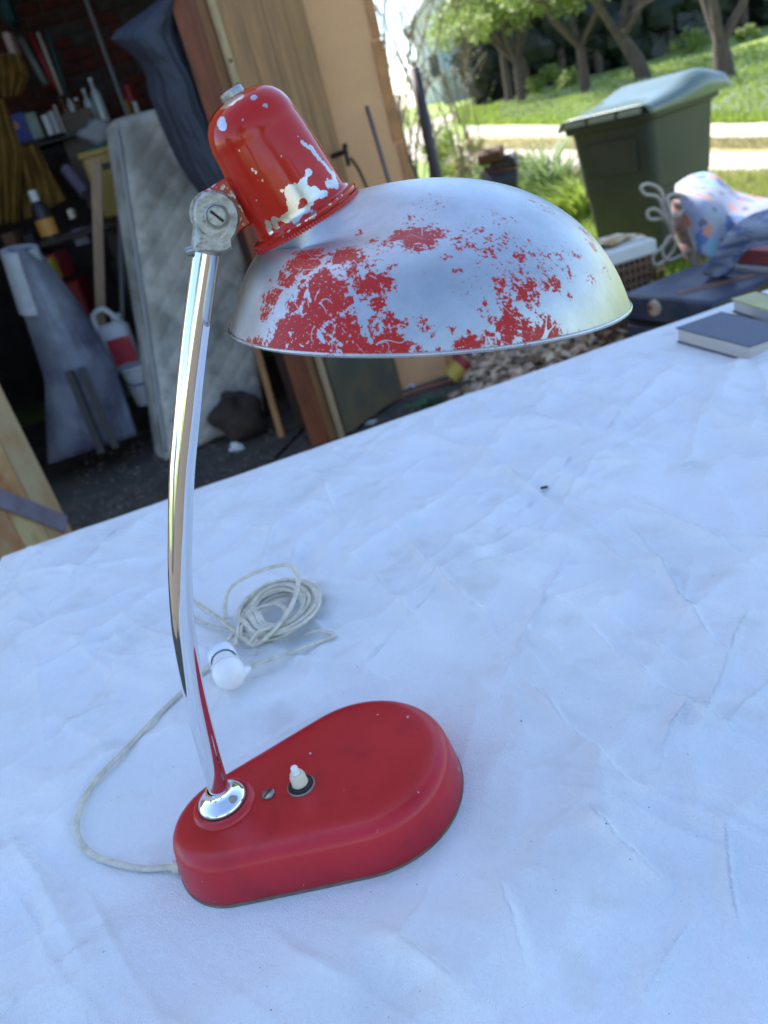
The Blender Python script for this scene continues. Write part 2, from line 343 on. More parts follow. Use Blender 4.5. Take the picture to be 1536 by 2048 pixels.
k = len(t.v); c4 = [Vector(P[0][0]), Vector(P[0][NA]), Vector(P[NB][NA]), Vector(P[NB][0])]; t.hexa([c + bk * .2 for c in c4], [c + bk for c in c4])
mt = thing('mattress', 'dirty white quilted mattress standing on end in the barn doorway', 'mattress', mq['bl'])
obj('cover', t, MATT, mt, 50)
for side, (ia, ib) in enumerate((((0, 0), (0, 1)),)):
    pp = [mq['bl'] + upM * (hM * q) + bk * .12 for q in np.linspace(.03, .97, 20)]; obj('piping', MB().tube(pp, .008, 6), mat('grey_piping', (.30, .30, .30), .8), mt, True)

# black plastic sheet, hanging in folds
BAG = mat('black_plastic', (.040, .047, .070), .62, spec=.3, var=.25, vscale=6, bump=.25, bscale=20)
Lk = [(345, -40), (318, 0), (275, 32), (232, 62), (222, 78), (250, 98), (276, 120), (292, 150), (300, 190), (312, 225), (330, 268), (352, 315), (378, 360), (408, 398), (435, 430)]
Rk = [(358, -40), (366, 0), (376, 40), (386, 80), (398, 130), (420, 180), (440, 240), (470, 300), (490, 350), (500, 390), (505, 430)]
P = []
def li(K, t):
    x = t * (len(K) - 1); i = min(int(x), len(K) - 2); f = x - i; return K[i][0] * (1 - f) + K[i + 1][0] * f, K[i][1] * (1 - f) + K[i + 1][1] * f
SS, TT = np.meshgrid(np.linspace(0, 1, 61), np.linspace(0, 1, 81)); cw = SS + .10 * vnoise(SS + 1, TT + 1, 3, 60, 3); CR = .010 * (1 - np.abs(vnoise(cw * 7 + 2, TT * .8 + 2, 1.6, 61, 3)) * 2.2) + .026 * vnoise(cw * 1.3 + 1, TT * 2 + 5, 3.2, 62, 4) + .008 * vnoise(SS * 9 + 1, TT * 6, 2, 63, 3)
for j in range(81):
    t_ = j / 80; a = li(Lk, t_); b = li(Rk, t_); row = []
    for i in range(61):
        s = i / 60; x = a[0] + (b[0] - a[0]) * s; y = a[1] + (b[1] - a[1]) * s
        fold = float(CR[j, i]) * (.6 + .5 * t_)
        row.append(tuple(at(x, y, 3.48 + .14 * sin(pi * s) * -1 + fold)))
    P.append(row)
t = MB().grid(P); sheet = solo('plastic_sheet', 'crumpled blue-black plastic sheet hanging beside the mattress', 'plastic sheet', t, BAG, True)
sm = sheet.modifiers.new('thick', 'SOLIDIFY'); sm.thickness = .002

def boxat(name, label, cat, x0, y0, x1, y1, Y, d, m, bev=.004, yaw=0, group=None):
    """an upright box whose front spans the two given sight points"""
    a, b = at(x0, y0, Y), at(x1, y1, Y); cx = (a.x + b.x) / 2; wd = abs(b.x - a.x); z0, z1 = min(a.z, b.z), max(a.z, b.z)
    return solo(name, label, cat, MB().box((cx, Y + d / 2, (z0 + z1) / 2), (wd, d, z1 - z0), yaw, bev=bev), m, 30, group)
# --- shelf with bottles
SH = mat('shelf_board', (.055, .07, .065), .6, var=.4, vscale=12)
zs = 1.72
sL, sR = at(30, 262, 5.2), at(300, 205, 5.2); zs = sR.z - .02
shelf = thing('shelf', 'dark wall shelf crowded with bottles and boxes', 'shelf', V(-1.6, 5.3, zs))
obj('board', MB().box(V(-1.55, 5.35, zs - .02), (1.7, .36, .03), .16), SH, shelf); obj('bracket', MB().box(V(-1.1, 5.5, zs - .15), (.03, .2, .22), .16), IRON, shelf); obj('bracket', MB().box(V(-2.2, 5.34, zs - .15), (.03, .2, .22), .16), IRON, shelf)
obj('upright', MB().tube([V(-.82, 5.32, 0), V(-.82, 5.32, 3.0)], .012, 6), mat('grey_steel', (.22, .24, .26), .5, .5), shelf)
def shy(x): return 5.30 + (x + 1.55) * .16
def bottle(x, r, hgt, m, label, capm, name='bottle', cat='bottle', cyl=False, dy=0):
    y = shy(x) + dy; b = thing(name, label, cat, (x, y, zs)); z0 = zs - .004
    pr = [(0, 0), (r * .95, .001), (r, .01), (r, hgt * .98), (r * .93, hgt), (0, hgt)] if cyl else [(0, 0), (r * .95, .001), (r, .01), (r, hgt * .6), (r * .8, hgt * .70), (r * .38, hgt * .8), (r * .34, hgt * .95), (0, hgt * .95)]
    obj('glass' if not cyl else 'body', MB().lathe(pr, (x, y, z0), n=16), m, b, 40)
    if capm: obj('cap', MB().lathe([(0, 0), (r * .42, 0), (r * .42, hgt * .08), (0, hgt * .08)], (x, y, z0 + hgt * (.95 if not cyl else 1.0)), n=12), capm, b, 40)
GL = mat('clear_glass', (.45, .52, .55), .12, spec=.8, var=.2); WH = mat('white_plastic', (.62, .63, .65), .45); BLK = mat('black_plastic_matte', (.02, .02, .022), .5)
YEL = mat('yellow_plastic', (.48, .36, .05), .5, var=.2); REDP = mat('red_plastic', (.30, .02, .03), .5, var=.3); BLU = mat('blue_tin', (.02, .05, .30), .5, var=.2); GRN = mat('green_white_tin', (.30, .38, .32), .5, var=.4, vscale=20)
AMB = mat('amber_glass', (.16, .06, .02), .25, var=.3); TEAL = mat('dark_teal', (.02, .09, .10), .7, var=.4)
def sx(px): return at(px, 210, 5.3).x
bottle(sx(193), .032, .24, GL, 'tall clear bottle in the middle of the shelf', WH); bottle(sx(170), .028, .20, GL, 'shorter clear bottle left of the tall one on the shelf', WH, dy=.03)
bottle(sx(246), .020, .09, YEL, 'small pale yellow pot near the right end of the shelf', None, 'pot', 'pot', True); bottle(sx(264), .016, .07, WH, 'tiny white pot at the right end of the shelf', None, 'pot', 'pot', True)
bottle(sx(256), .035, .17, REDP, 'dark red canister behind the small pots on the shelf', BLK, 'canister', 'canister', True, .07)
bottle(sx(152), .030, .16, AMB, 'squat brown bottle on the shelf beside the clear bottles', WH, dy=-.02); bottle(sx(132), .025, .22, GL, 'thin grey bottle on the shelf among the brown ones', BLK, dy=.06); bottle(sx(118), .028, .20, AMB, 'brown bottle on the shelf next to the white books', BLK, dy=.05)
for k, (a, hh, mm, lb) in enumerate([(82, .115, WH, 'thick white book standing on the shelf'), (97, .125, mat('grey_white', (.45, .45, .47), .6), 'grey white book beside the thick white one'), (109, .15, mat('cream', (.50, .44, .36), .6), 'thin cream book leaning against the grey white book')]):
    solo('book', lb, 'book', MB().box(V(sx(a), shy(sx(a)) - .06, zs + hh / 2 - .004), (.035 if k < 2 else .014, .10, hh), .16, bev=.002), mm)
bx = thing('blue_box', 'blue box with an orange round mark at the left of the shelf', 'box', (sx(24), 5.1, zs))
c_ = V(sx(24), shy(sx(24)) - .06, zs + .075); obj('body', MB().box(c_, (.11, .10, .16), .16, bev=.003), BLU, bx); obj('round_mark', MB().lathe([(0, .0), (.022, 0), (.022, .002), (0, .002)], c_ + V(-.004, -.053, .02), (.16, -1, 0), 20), mat('orange_print', (.55, .20, .12), .5), bx)
solo('tin', 'green and white tin right of the blue box', 'tin', MB().box(V(sx(52), shy(sx(52)) - .05, zs + .07), (.08, .09, .145), .16, bev=.006), GRN, 30)
# long leaning poles above the shelf
for k, (a, b, r, mm, lb) in enumerate([((40, 78), (92, 170), .020, mat('grey_green_pole', (.20, .23, .21), .6), 'grey green pole, leftmost of the poles over the shelf'), ((60, 68), (112, 180), .016, REDP, 'red pole leaning over the shelf between paler ones'), ((76, 66), (124, 190), .012, mat('cream', (.5, .44, .36), .6), 'cream pole right of the red pole'), ((92, 60), (136, 195), .012, TEAL, 'dark teal pole, rightmost of the poles over the shelf')]):
    solo('pole', lb, 'pole', MB().tube([at(*a, 5.45), at(*b, 5.4)], r, 8), mm, True)
PINK = mat('pink_card', (.50, .33, .29), .7)
boxat('pink_box', 'pinkish box standing above the ochre cloth at the left edge', 'box', 2, 66, 34, 108, 5.2, .1, PINK)
boxat('teal_tarpaulin', 'dark teal bundle up in the corner above the shelf', 'bundle', -30, -40, 30, 50, 5.3, .2, TEAL, .03)
# ochre cloths
OCH = mat('ochre_cloth', (.22, .115, .015), .9, var=.45, vscale=12, bump=.4, bscale=30)
def drapecloth(name, label, K0, K1, Y, m, amp=.02, fr=20):
    P = []
    for j in range(31):
        t_ = j / 30; a = li(K0, t_); b = li(K1, t_)
        P.append([tuple(at(a[0] + (b[0] - a[0]) * s, a[1] + (b[1] - a[1]) * s, Y + amp * sin(s * fr + 2 * t_) + amp * .6 * sin(s * 9 - t_ * 8))) for s in np.linspace(0, 1, 31)])
    o = solo(name, label, 'cloth', MB().grid(P), m, True); q = o.modifiers.new('thick', 'SOLIDIFY'); q.thickness = .004; return o
drapecloth('ochre_cloth', 'bunched ochre cloth above the blue box', [(-10, 105), (-5, 150), (5, 195)], [(40, 108), (58, 150), (42, 192)], 5.0, OCH)
drapecloth('ochre_cloth', 'long ochre cloth hanging down the left edge of the photo', [(-30, 190), (-25, 320), (-5, 450)], [(8, 200), (44, 300), (38, 445)], 4.7, OCH)
drapecloth('ochre_cloth', 'wide ochre cloth with folds hanging from the dark rod', [(28, 296), (40, 360), (48, 442)], [(74, 288), (104, 350), (132, 400)], 4.75, OCH, .03, 14)
solo('rod', 'dark thin rod the wide ochre cloth hangs from', 'rod', MB().tube([at(20, 297, 4.72), at(130, 268, 4.8)], .012, 8), IRON, True)
boxat('cardboard_sheet', 'brown grey cardboard sheet leaning under the shelf', 'cardboard', 105, 235, 250, 400, 5.3, .02, mat('dull_cardboard', (.17, .13, .10), .9, var=.3))
solo('grey_tube', 'short purple grey tube lying slanted left of the yellow crate', 'tube', MB().tube([at(132, 338, 4.9), at(172, 388, 4.8)], .035, 12), mat('purple_grey', (.16, .14, .20), .6), 40)
# yellow crate on a bench with post
cr = thing('yellow_crate', 'yellow plastic crate with a dark hand hole beside the mattress', 'crate', at(225, 425, 4.55))
a, b = at(188, 322, 4.55), at(262, 425, 4.55); cxm = (a.x + b.x) / 2 + .02; wc = .28; hc = .33
zc0 = b.z - .0; CRY = mat('crate_yellow', (.40, .27, .06), .6, var=.3)
obj('body', MB().box((cxm, 4.72, zc0 + hc / 2), (wc, .3, hc), .1, bev=.012), CRY, cr, 30)
obj('rim', MB().box((cxm, 4.72, zc0 + hc - .012), (wc + .02, .32, .03), .1, bev=.005), CRY, cr, 30)
obj('hand_hole', MB().box((cxm + .0, 4.567, zc0 + hc - .085), (.075, .01, .03), .1, bev=.003), BLK, cr)
jug = thing('white_bag', 'crumpled white bag with teal band on top of the yellow crate', 'bag', (cxm, 4.7, zc0 + hc))
obj('body', MB().blob((cxm - .03, 4.68, zc0 + hc + .075), (.075, .06, .06), .3, seed=4), mat('dull_white_bag', (.24, .24, .26), .6, var=.3), jug, True); obj('band', MB().box((cxm, 4.66, zc0 + hc + .006), (.2, .12, .03), .1, bev=.01), TEAL, jug)
bench = thing('workbench', 'dark workbench under the yellow crate covered with clutter', 'workbench', (-1.7, 4.8, 0))
zb = zc0 - .01
obj('top', MB().box((-1.75, 4.85, zb - .02), (1.5, .5, .035), .1), DARKW, bench)
for dx in (-.7, .7): obj('leg', MB().box((-1.75 + dx, 4.7 + dx * .1, (zb - .04) / 2), (.06, .06, zb - .04), .1), DARKW, bench)
WPO = mat('pale_post_wood', (.36, .235, .15), .7, var=.3, stretch=(6, 6, .8))
def leanbar(name, label, cat, p, q, w_, d_, m): return solo(name, label, cat, MB().box((p + q) / 2, (w_, d_, (q - p).length), M=(q - p).to_track_quat('Z', 'Y').to_matrix()), m)
leanbar('wooden_batten', 'pale square wooden batten leaning on the yellow crate', 'batten', at(204, 700, 4.30), at(192, 318, 4.36), .085, .05, WPO)
leanbar('grey_rod', 'thin grey rod leaning between crate and white jug', 'rod', at(250, 830, 4.2), at(238, 425, 4.4), .018, .018, mat('rod_grey', (.24, .24, .25), .5, .4))
# bench / floor clutter seen left of the batten
bt = thing('bottle', 'dark bottle with white cap and orange label on the left', 'bottle', at(98, 475, 4.4))
pb = at(104, 478, 4.4); obj('body', MB().lathe([(0, 0), (.045, 0), (.047, .02), (.047, .15), (.02, .19), (0, .19)], pb, n=16), BLK, bt, 40)
obj('label_band', MB().lathe([(.0485, .02), (.0485, .10)], pb, n=16), mat('orange_label', (.55, .24, .05), .5), bt); obj('cap', MB().lathe([(.022, .18), (.022, .24), (0, .24)], pb, n=12), WH, bt, 40)
boxat('carton', 'small cream carton on the bench right of the dark bottle', 'carton', 132, 420, 150, 436, 4.45, .06, mat('cream', (.5, .44, .36), .6))
boxat('red_box', 'dark red box under the orange labelled bottle', 'box', 66, 520, 128, 556, 4.35, .25, REDP)
boxat('yellow_box', 'yellow box between the plastic film and the red box', 'box', 84, 522, 118, 560, 4.2, .08, mat('mustard', (.42, .36, .02), .6, var=.3))
boxat('red_bin', 'dark red bin left of the wooden batten', 'bin', 120, 568, 186, 640, 4.6, .25, REDP, .01)
boxat('toolbox', 'dark grey toolbox standing behind the bottle', 'toolbox', 40, 470, 92, 525, 4.6, .2, BLK, .01)
boxat('toy_box', 'bluish white box with red lower half behind the batten', 'box', 140, 462, 180, 486, 4.7, .15, mat('lilac_white', (.34, .34, .42), .6, var=.5, vscale=30))
boxat('wooden_crate', 'brown wooden crate at the far left below the ochre cloth', 'crate', 0, 470, 45, 510, 4.6, .2, mat('brown_crate', (.16, .08, .04), .8, var=.4))
boxat('blue_case', 'dark blue case between grey rod and mattress', 'case', 250, 440, 285, 520, 4.6, .25, mat('navy', (.01, .015, .06), .5, var=.3), .01)
boxat('black_cabinet', 'black cabinet standing behind the white jug', 'cabinet', 215, 520, 320, 700, 4.9, .3, mat('black_cab', (.012, .012, .014), .6, var=.3), .01)
# white jug with red label
pj = at(268, 742, 4.25); jg = thing('jug', 'white plastic jug with red label behind the grey rod', 'jug', pj)
t = MB().box(pj + V(-.02, 0, .14), (.17, .12, .27), .1, bev=.03); obj('body', t, WH, jg, 60)
t = MB().tube(crv([pj + V(-.09, -.02, .25), pj + V(-.085, -.02, .33), pj + V(-.02, -.02, .35), pj + V(.03, -.02, .28)], 6), .016, 8); obj('handle', t, WH, jg, True)
obj('spout', MB().lathe([(.03, 0), (.028, .04), (0, .04)], pj + V(.02, 0, .27), n=14), WH, jg, 40); obj('red_label', MB().box(pj + V(.0, -.064, .13), (.12, .004, .14), .1, bev=.001), mat('label_red', (.50, .03, .05), .5, col2=(.55, .35, .35), vscale=25, mix=(.6, .68)), jg)
pk = at(305, 800, 4.1); bk_ = thing('bucket', 'white bucket on the floor between jug and mattress', 'bucket', pk)
obj('body', MB().lathe([(0, 0), (.085, 0), (.105, .20), (.115, .20), (.112, .21), (.10, .205), (.082, .01)], pk, n=24), mat('bucket_white', (.46, .47, .50), .5, var=.2), bk_, 40); obj('handle', MB().tube(crv([pk + V(-.11, 0, .19), pk + V(-.05, -.11, .13), pk + V(.05, -.11, .13), pk + V(.11, 0, .19)], 6), .003, 6), IRON, bk_, True)
# translucent plastic film roll leaning
FILM = mat('plastic_film', (.25, .28, .34), .6, spec=.3, col2=(.07, .066, .11), vscale=1.8, mix=(.38, .6), bump=.1, bscale=14)
P = []
SS, TT = np.meshgrid(np.linspace(0, 1, 41), np.linspace(0, 1, 41)); CR = .035 * vnoise(SS * 1.6 + 2, TT * .8 + 2, 1.6, 71, 3) + .006 * (1 - np.abs(vnoise(SS * 9 + 2, TT * 2 + 2, 1.5, 72, 3)) * 2)
for j in range(41):
    t_ = j / 40; a = li([(2, 500), (45, 620), (90, 760), (95, 930)], t_); b = li([(72, 494), (160, 610), (225, 720), (275, 870)], t_); row = []
    for s in np.linspace(0, 1, 41): row.append(tuple(at(a[0] + (b[0] - a[0]) * s, a[1] + (b[1] - a[1]) * s, 3.95 - .16 * sin(pi * s) + float(CR[j, int(round(s * 40))]))))
    P.append(row)
fl = thing('plastic_film', 'big cone of pale translucent plastic film leaning left of the jug', 'plastic film', at(180, 920, 3.95))
t = obj('film', MB().grid(P), FILM, fl, True); q = t.modifiers.new('thick', 'SOLIDIFY'); q.thickness = .004
pc = at(38, 497, 3.88); obj('tube_end', MB().tube([pc + V(0, 0, .0), at(75, 620, 3.92)], .085, 20), mat('film_pale', (.44, .48, .54), .45, var=.3), fl, 40)
for k, (x0, y0, x1, y1, lb) in enumerate([(137, 742, 205, 905, 'black bar leaning on the plastic film, left of two'), (162, 735, 232, 895, 'black bar leaning on the plastic film, right of two')]):
    leanbar('black_bar', lb, 'bar', at(x1, y1, 3.72), at(x0, y0, 3.76), .035, .03, BLK)
# low dark things
FUR = mat('dark_bundle', (.05, .032, .025), .95, var=.5, vscale=20, bump=.8, bscale=60)
solo('dark_bundle', 'dark shaggy bundle on the ground at the mattress foot', 'bundle', MB().blob(G(497, 880, 0) + V(0, .05, .10), (.14, .11, .12), .3, seed=2), FUR, True)
solo('crumpled_paper', 'crumpled white paper on the ground in front of the dark bundle', 'paper', MB().blob(G(474, 903, 0) + V(0, 0, .02), (.028, .024, .022), .5, n=12, m=8, seed=5), WH)
solo('paper_scrap', 'small white scrap on the dirt beside the door', 'paper', MB().blob(G(742, 848, 0) + V(0, 0, .008), (.028, .02, .008), .5, n=10, m=6, seed=6), mat('grey_white', (.45, .45, .47), .6))
solo('paper_scrap', 'tiny white scrap beside the curved brown hose', 'paper', MB().blob(G(717, 812, 0) + V(0, 0, .008), (.014, .02, .008), .5, n=10, m=6, seed=7), mat('grey_white', (.45, .45, .47), .6))
solo('paper_scrap', 'crumpled pale scrap lying on the hose towards the tin', 'paper', MB().blob(G(822, 778, 0) + V(0, 0, .012), (.03, .02, .012), .5, n=10, m=6, seed=8), mat('grey_white', (.45, .45, .47), .6))
solo('hose', 'red brown hose curving over the dirt in front of the door', 'hose', MB().tube(crv([G(660, 862, .012), G(712, 842, .012), G(760, 815, .012), G(820, 785, .012), G(880, 768, .012), G(905, 762, .012)], 8), .012, 8), mat('hose_brown', (.22, .075, .045), .7), True)
solo('weed', 'small green weed on the dark dirt', 'weed', (lambda t: [t.add([c, c + V(.05 * cos(a), .05 * sin(a), .02), c + V(.05 * cos(a + .4), .05 * sin(a + .4), .012)], [(0, 1, 2)]) for c in [G(858, 808, .006) + V(random.uniform(-.07, .07), random.uniform(-.03, .03), 0) for _ in range(16)] for a in [random.uniform(0, 6.3) for _ in range(3)]] and t)(MB()), mat('weed_green', (.03, .10, .03), .7))
pg = G(915, 768, 0); tn = thing('can', 'yellow can with red top lying tilted on the dirt under the lamp shade', 'can', pg)
axc = V(.8, .1, .55).normalized(); obj('body', MB().lathe([(0, 0), (.045, 0), (.045, .12), (0, .12)], pg + V(-.03, 0, .045), axc, 20), mat('can_yellow', (.50, .33, .05), .5, var=.3), tn, 40); obj('red_band', MB().lathe([(.0462, .0), (.0462, .04)], pg + V(-.03, 0, .045) + axc * .075, axc, 20), REDP, tn)
tb = thing('blue_bag', 'crumpled grey blue bag on the dirt left of the yellow can', 'bag', G(862, 758, 0))
obj('body', MB().blob(G(858, 752, 0) + V(0, .05, .05), (.085, .07, .07), .45, seed=11), mat('bag_greyblue', (.22, .25, .32), .5, var=.3), tb, 35); obj('tie', MB().tube([G(858, 752, 0) + V(.02, -.02, .1), G(858, 752, 0) + V(.07, -.05, .02)], .012, 6), mat('grey_blue2', (.30, .36, .48), .5), tb)
# dead leaves and bark pile: nobody could count
LIT = leafmat('dead_leaves', (.16, .08, .04), (.78, .56, .34), tl=.2)  # leaf tones raised in place of the sunlight missing on the litter
t = MB()
for _ in range(2600):
    px, py = random.uniform(930, 1360), random.uniform(640, 800); c = G(px, py, 0)
    c += V(random.gauss(0, .05), random.gauss(0, .05), 0); dd_ = (c - G(1190, 700, 0)).length; c.z = .012 + max(0, .10 - dd_ * .18) * random.random()
    a = random.uniform(0, 6.28); l = random.uniform(.015, .05); u_ = V(cos(a), sin(a), random.uniform(-.5, .5)) * l; v_ = V(-sin(a), cos(a), random.uniform(-.5, .5)) * l * .45
    t.add([c - u_, c + v_, c + u_, c - v_], [(0, 1, 2, 3)])
o = obj('leaf_litter', t, LIT, kind='stuff')
t = MB()
for _ in range(2500):
    px, py = random.uniform(150, 1100), random.uniform(700, 1080); c = G(px, py, 0); c.z = .014; s_ = random.uniform(.004, .014)
    t.blob(c, (s_, s_ * .8, s_ * .5), 0, n=5, m=3)
obj('pebbles', t, mat('pebble', (.16, .13, .11), .9, var=.6, vscale=4), kind='stuff')

# ================================================================== JUNK ON THE RIGHT
SUIT = mat('worn_navy_case', (.035, .045, .075), .45, col2=(.10, .10, .12), vscale=7, mix=(.45, .72), bump=.2)
SUB = mat('worn_brown_leather', (.12, .07, .035), .7, var=.4, vscale=14)
zt = .34
c_, s_, yw = rect(G(1246, 588, zt), G(1420, 603, zt), G(1262, 530, zt), .1, zt); s_ = (G(1420, 603, zt) - G(1246, 588, zt)).length
e1 = (G(1420, 603, zt) - G(1246, 588, zt)).normalized(); e2 = V(-e1.y, e1.x, 0); Lc = G(1243, 588, zt)
suit = thing('suitcase', 'old worn navy suitcase with brown side lying behind the table', 'suitcase', V(Lc.x, Lc.y, .08))
wS = (G(1420, 603, zt) - Lc).length + .02; dS = .42
cc = Lc + e1 * wS / 2 + e2 * dS / 2
def sb(z0, z1, g=0.0, bev=.012): return MB().box(V(cc.x, cc.y, (z0 + z1) / 2), (wS + g, dS + g, z1 - z0), yw, bev=bev)
obj('lower_shell', sb(.10, .215), SUIT, suit, 40); obj('seam', sb(.216, .228, .006, .003), IRON, suit); obj('lid', sb(.229, zt), SUIT, suit, 40)
obj('side_panel', MB().box(cc + e1 * (wS / 2 + .002) + V(0, 0, -.115), (.006, dS * .9, .20), yw, bev=.002), SUB, suit)
pt = at(1310, 600, Lc.y); obj('round_tag', MB().lathe([(0, .012), (.03, .01), (.034, 0)], Lc + e1 * .19 - e2 * .002 + V(0, 0, -.045), -e2, 20), mat('tag_pale', (.50, .36, .26), .6), suit, 40); obj('tag_hole', MB().lathe([(0, .014), (.013, .013)], Lc + e1 * .175 - e2 * .002 + V(0, 0, -.042), -e2, 14), mat('tag_rust', (.25, .07, .03), .6), suit)
obj('latch', MB().box(Lc + e1 * .40 - e2 * .006 + V(0, 0, -.115), (.04, .01, .03), yw, bev=.002), RUST, suit); obj('corner_wear', MB().box(Lc + e1 * .33 + e2 * .18 + V(0, 0, .0015), (.05, .3, .002), yw - .5), mat('worn_orange', (.22, .10, .06), .7, var=.4), suit)
solo('wooden_pallet', 'dark low wooden board the navy suitcase lies on', 'board', MB().box(V(cc.x, cc.y, .05), (wS + .15, dS + .1, .09), yw, bev=.004), mat('pallet', (.09, .065, .045), .8, var=.4))
for k in range(5):
    q = G(1240 + k * 14, 668 - k * 5, .02); solo('cardboard_strip', ['torn cardboard strip lying by the suitcase, nearest the shade', 'second torn cardboard strip from the shade', 'middle torn cardboard strip by the suitcase', 'fourth torn cardboard strip from the shade', 'torn cardboard strip farthest from the shade'][k], 'cardboard', MB().box(q + V(-.05, -.03, .02 + .008 * k), (.26, .028, .006), .7 + k * .1, bev=.001), mat('cardboard_pale', (.36, .25, .15), .8, var=.3), group='torn cardboard strips beside the suitcase')
# white box in a wicker basket
zb_ = .46; bl, br_, bb = G(1200, 505, zb_), G(1308, 472, zb_), G(1192, 470, zb_)
ebx = (br_ - bl).normalized(); eby = V(-ebx.y, ebx.x, 0); wb = (br_ - bl).length; ywb = math.atan2(ebx.y, ebx.x); cb = bl + ebx * wb / 2 + eby * .16
bas = thing('basket', 'wicker basket holding a white tray in front of the green bin', 'basket', V(cb.x, cb.y, 0))
WIC = mat('wicker', (.25, .13, .07), .7, var=.4, vscale=30)
obj('body', MB().box(V(cb.x, cb.y, .185), (wb - .03, .28, .37), ywb, bev=.01), mat('wicker_dark', (.10, .055, .035), .8), bas)
for k in range(9):
    z = .03 + k * .040; cs = [V(cb.x, cb.y, z) + ebx * a * (wb / 2 - .008) + eby * b * .148 for a, b in ((-1, -1), (1, -1), (1, 1), (-1, 1), (-1, -1))]
    obj('cane', MB().tube(cs, .009, 6), WIC, bas)
for k in range(9): obj('stake', MB().tube([V(cb.x, cb.y, 0) + ebx * ((k - 4) / 4 * (wb / 2 - .02)) - eby * .155 + V(0, 0, z) for z in (0, .38)], .006, 6), WIC, bas)
tr_ = thing('tray', 'white tray with ochre papers on top of the wicker basket', 'tray', V(cb.x, cb.y, .38)); WPL = mat('tray_white', (.72, .70, .64), .6, var=.1)
obj('body', MB().box(V(cb.x, cb.y, .415), (wb + .02, .33, .07), ywb, bev=.01), WPL, tr_, 30)
t = MB()
for k in range(5): t.box(V(cb.x, cb.y, .455 + k * .006) + ebx * random.uniform(-.06, .06) + eby * random.uniform(-.05, .05), (.17, .12, .004), ywb + random.uniform(-.6, .6))
obj('papers', t, mat('ochre_paper', (.50, .28, .07), .7, col2=(.7, .66, .55), vscale=9, mix=(.45, .55)), tr_)
# floral cushion and cloths
def floral():
    m = bpy.data.materials.new('floral_print'); m.use_nodes = True; n = m.node_tree; b = n.nodes['Principled BSDF']; b.inputs['Roughness'].default_value = .85
    tc = n.nodes.new('ShaderNodeTexCoord'); col = None
    base = n.nodes.new('ShaderNodeRGB'); base.outputs[0].default_value = (.31, .32, .42, 1); prev = base.outputs[0]
    for sc_, th, c, off in ((5.5, .34, (.20, .38, .50), 7), (7, .33, (.10, .17, .36), 3), (7, .27, (.50, .15, .08), 0), (8, .24, (.55, .24, .20), 12), (13, .22, (.16, .13, .18), 19)):
        mp = n.nodes.new('ShaderNodeMapping'); mp.inputs['Location'].default_value = (off, off * .7, off * .3); n.links.new(tc.outputs['Object'], mp.inputs[0])
        nz = n.nodes.new('ShaderNodeTexNoise'); nz.inputs['Scale'].default_value = sc_ * 2.2; n.links.new(mp.outputs[0], nz.inputs['Vector'])
        mx = n.nodes.new('ShaderNodeMix'); mx.data_type = 'VECTOR'; mx.inputs[0].default_value = .045; n.links.new(mp.outputs[0], mx.inputs[4]); n.links.new(nz.outputs['Color'], mx.inputs[5])
        vo = n.nodes.new('ShaderNodeTexVoronoi'); vo.inputs['Scale'].default_value = sc_; n.links.new(mx.outputs[1], vo.inputs['Vector'])
        lt = n.nodes.new('ShaderNodeMath'); lt.operation = 'LESS_THAN'; lt.inputs[1].default_value = th; n.links.new(vo.outputs['Distance'], lt.inputs[0])
        m2 = n.nodes.new('ShaderNodeMix'); m2.data_type = 'RGBA'; n.links.new(lt.outputs[0], m2.inputs[0]); n.links.new(prev, m2.inputs[6]); m2.inputs[7].default_value = (*c, 1); prev = m2.outputs[2]
    n.links.new(prev, b.inputs['Base Color']); return m
FLO = floral()
Yf = 3.75
def sheetpx(rows, Yfun, nu=40, nv=40):
    P = []
    for j in range(nv + 1):
        x = j / nv * (len(rows) - 1); i = min(int(x), len(rows) - 2); f = x - i
        f = f * f * (3 - 2 * f) if False else f
        A_ = rows[i]; B_ = rows[i + 1]; K = [(A_[k][0] * (1 - f) + B_[k][0] * f, A_[k][1] * (1 - f) + B_[k][1] * f) for k in range(len(A_))]
        C3 = crv([(a, b, 0) for a, b in K], max(1, nu // (len(K) - 1)))
        P.append([tuple(at(q.x, q.y, Yfun(k / (len(C3) - 1), j / nv))) for k, q in enumerate(C3)])
    return MB().grid(P)
rows = [[(1352, 372), (1385, 352), (1425, 350), (1470, 385), (1536, 400), (1640, 420)],
        [(1350, 385), (1385, 378), (1430, 380), (1480, 405), (1540, 418), (1640, 440)],
        [(1358, 392), (1398, 400), (1440, 420), (1490, 440), (1545, 450), (1640, 470)],
        [(1372, 440), (1410, 452), (1450, 462), (1500, 470), (1550, 478), (1640, 500)],
        [(1392, 500), (1416, 515), (1450, 520), (1500, 520), (1550, 520), (1640, 540)]]
fo = solo('floral_fabric', 'bunched white fabric with blue and orange flower print on the pile right of the bin', 'fabric', sheetpx(rows, lambda u, v: 4.05 - .5 * math.sin(min(v * 1.5, 1) * pi / 2) + .05 * sin(u * 14 + v * 3) * v - .12 * u, 40, 40), FLO, True)
q = fo.modifiers.new('thick', 'SOLIDIFY'); q.thickness = .008
rows = [[(1352, 398), (1375, 405), (1398, 410)], [(1352, 440), (1380, 445), (1402, 450)], [(1362, 480), (1385, 490), (1405, 500)], [(1378, 512), (1390, 522), (1408, 545)]]
fo2 = solo('patterned_pouch', 'greyish patterned pouch hanging at the left of the floral fabric', 'pouch', sheetpx(rows, lambda u, v: 3.70 - .06 * sin(pi * u) + .02 * sin(v * 12), 16, 24), mat('pouch_grey', (.38, .30, .30), .9, col2=(.30, .12, .10), vscale=14, mix=(.5, .62)), True)
q = fo2.modifiers.new('thick', 'SOLIDIFY'); q.thickness = .02; q.offset = -1
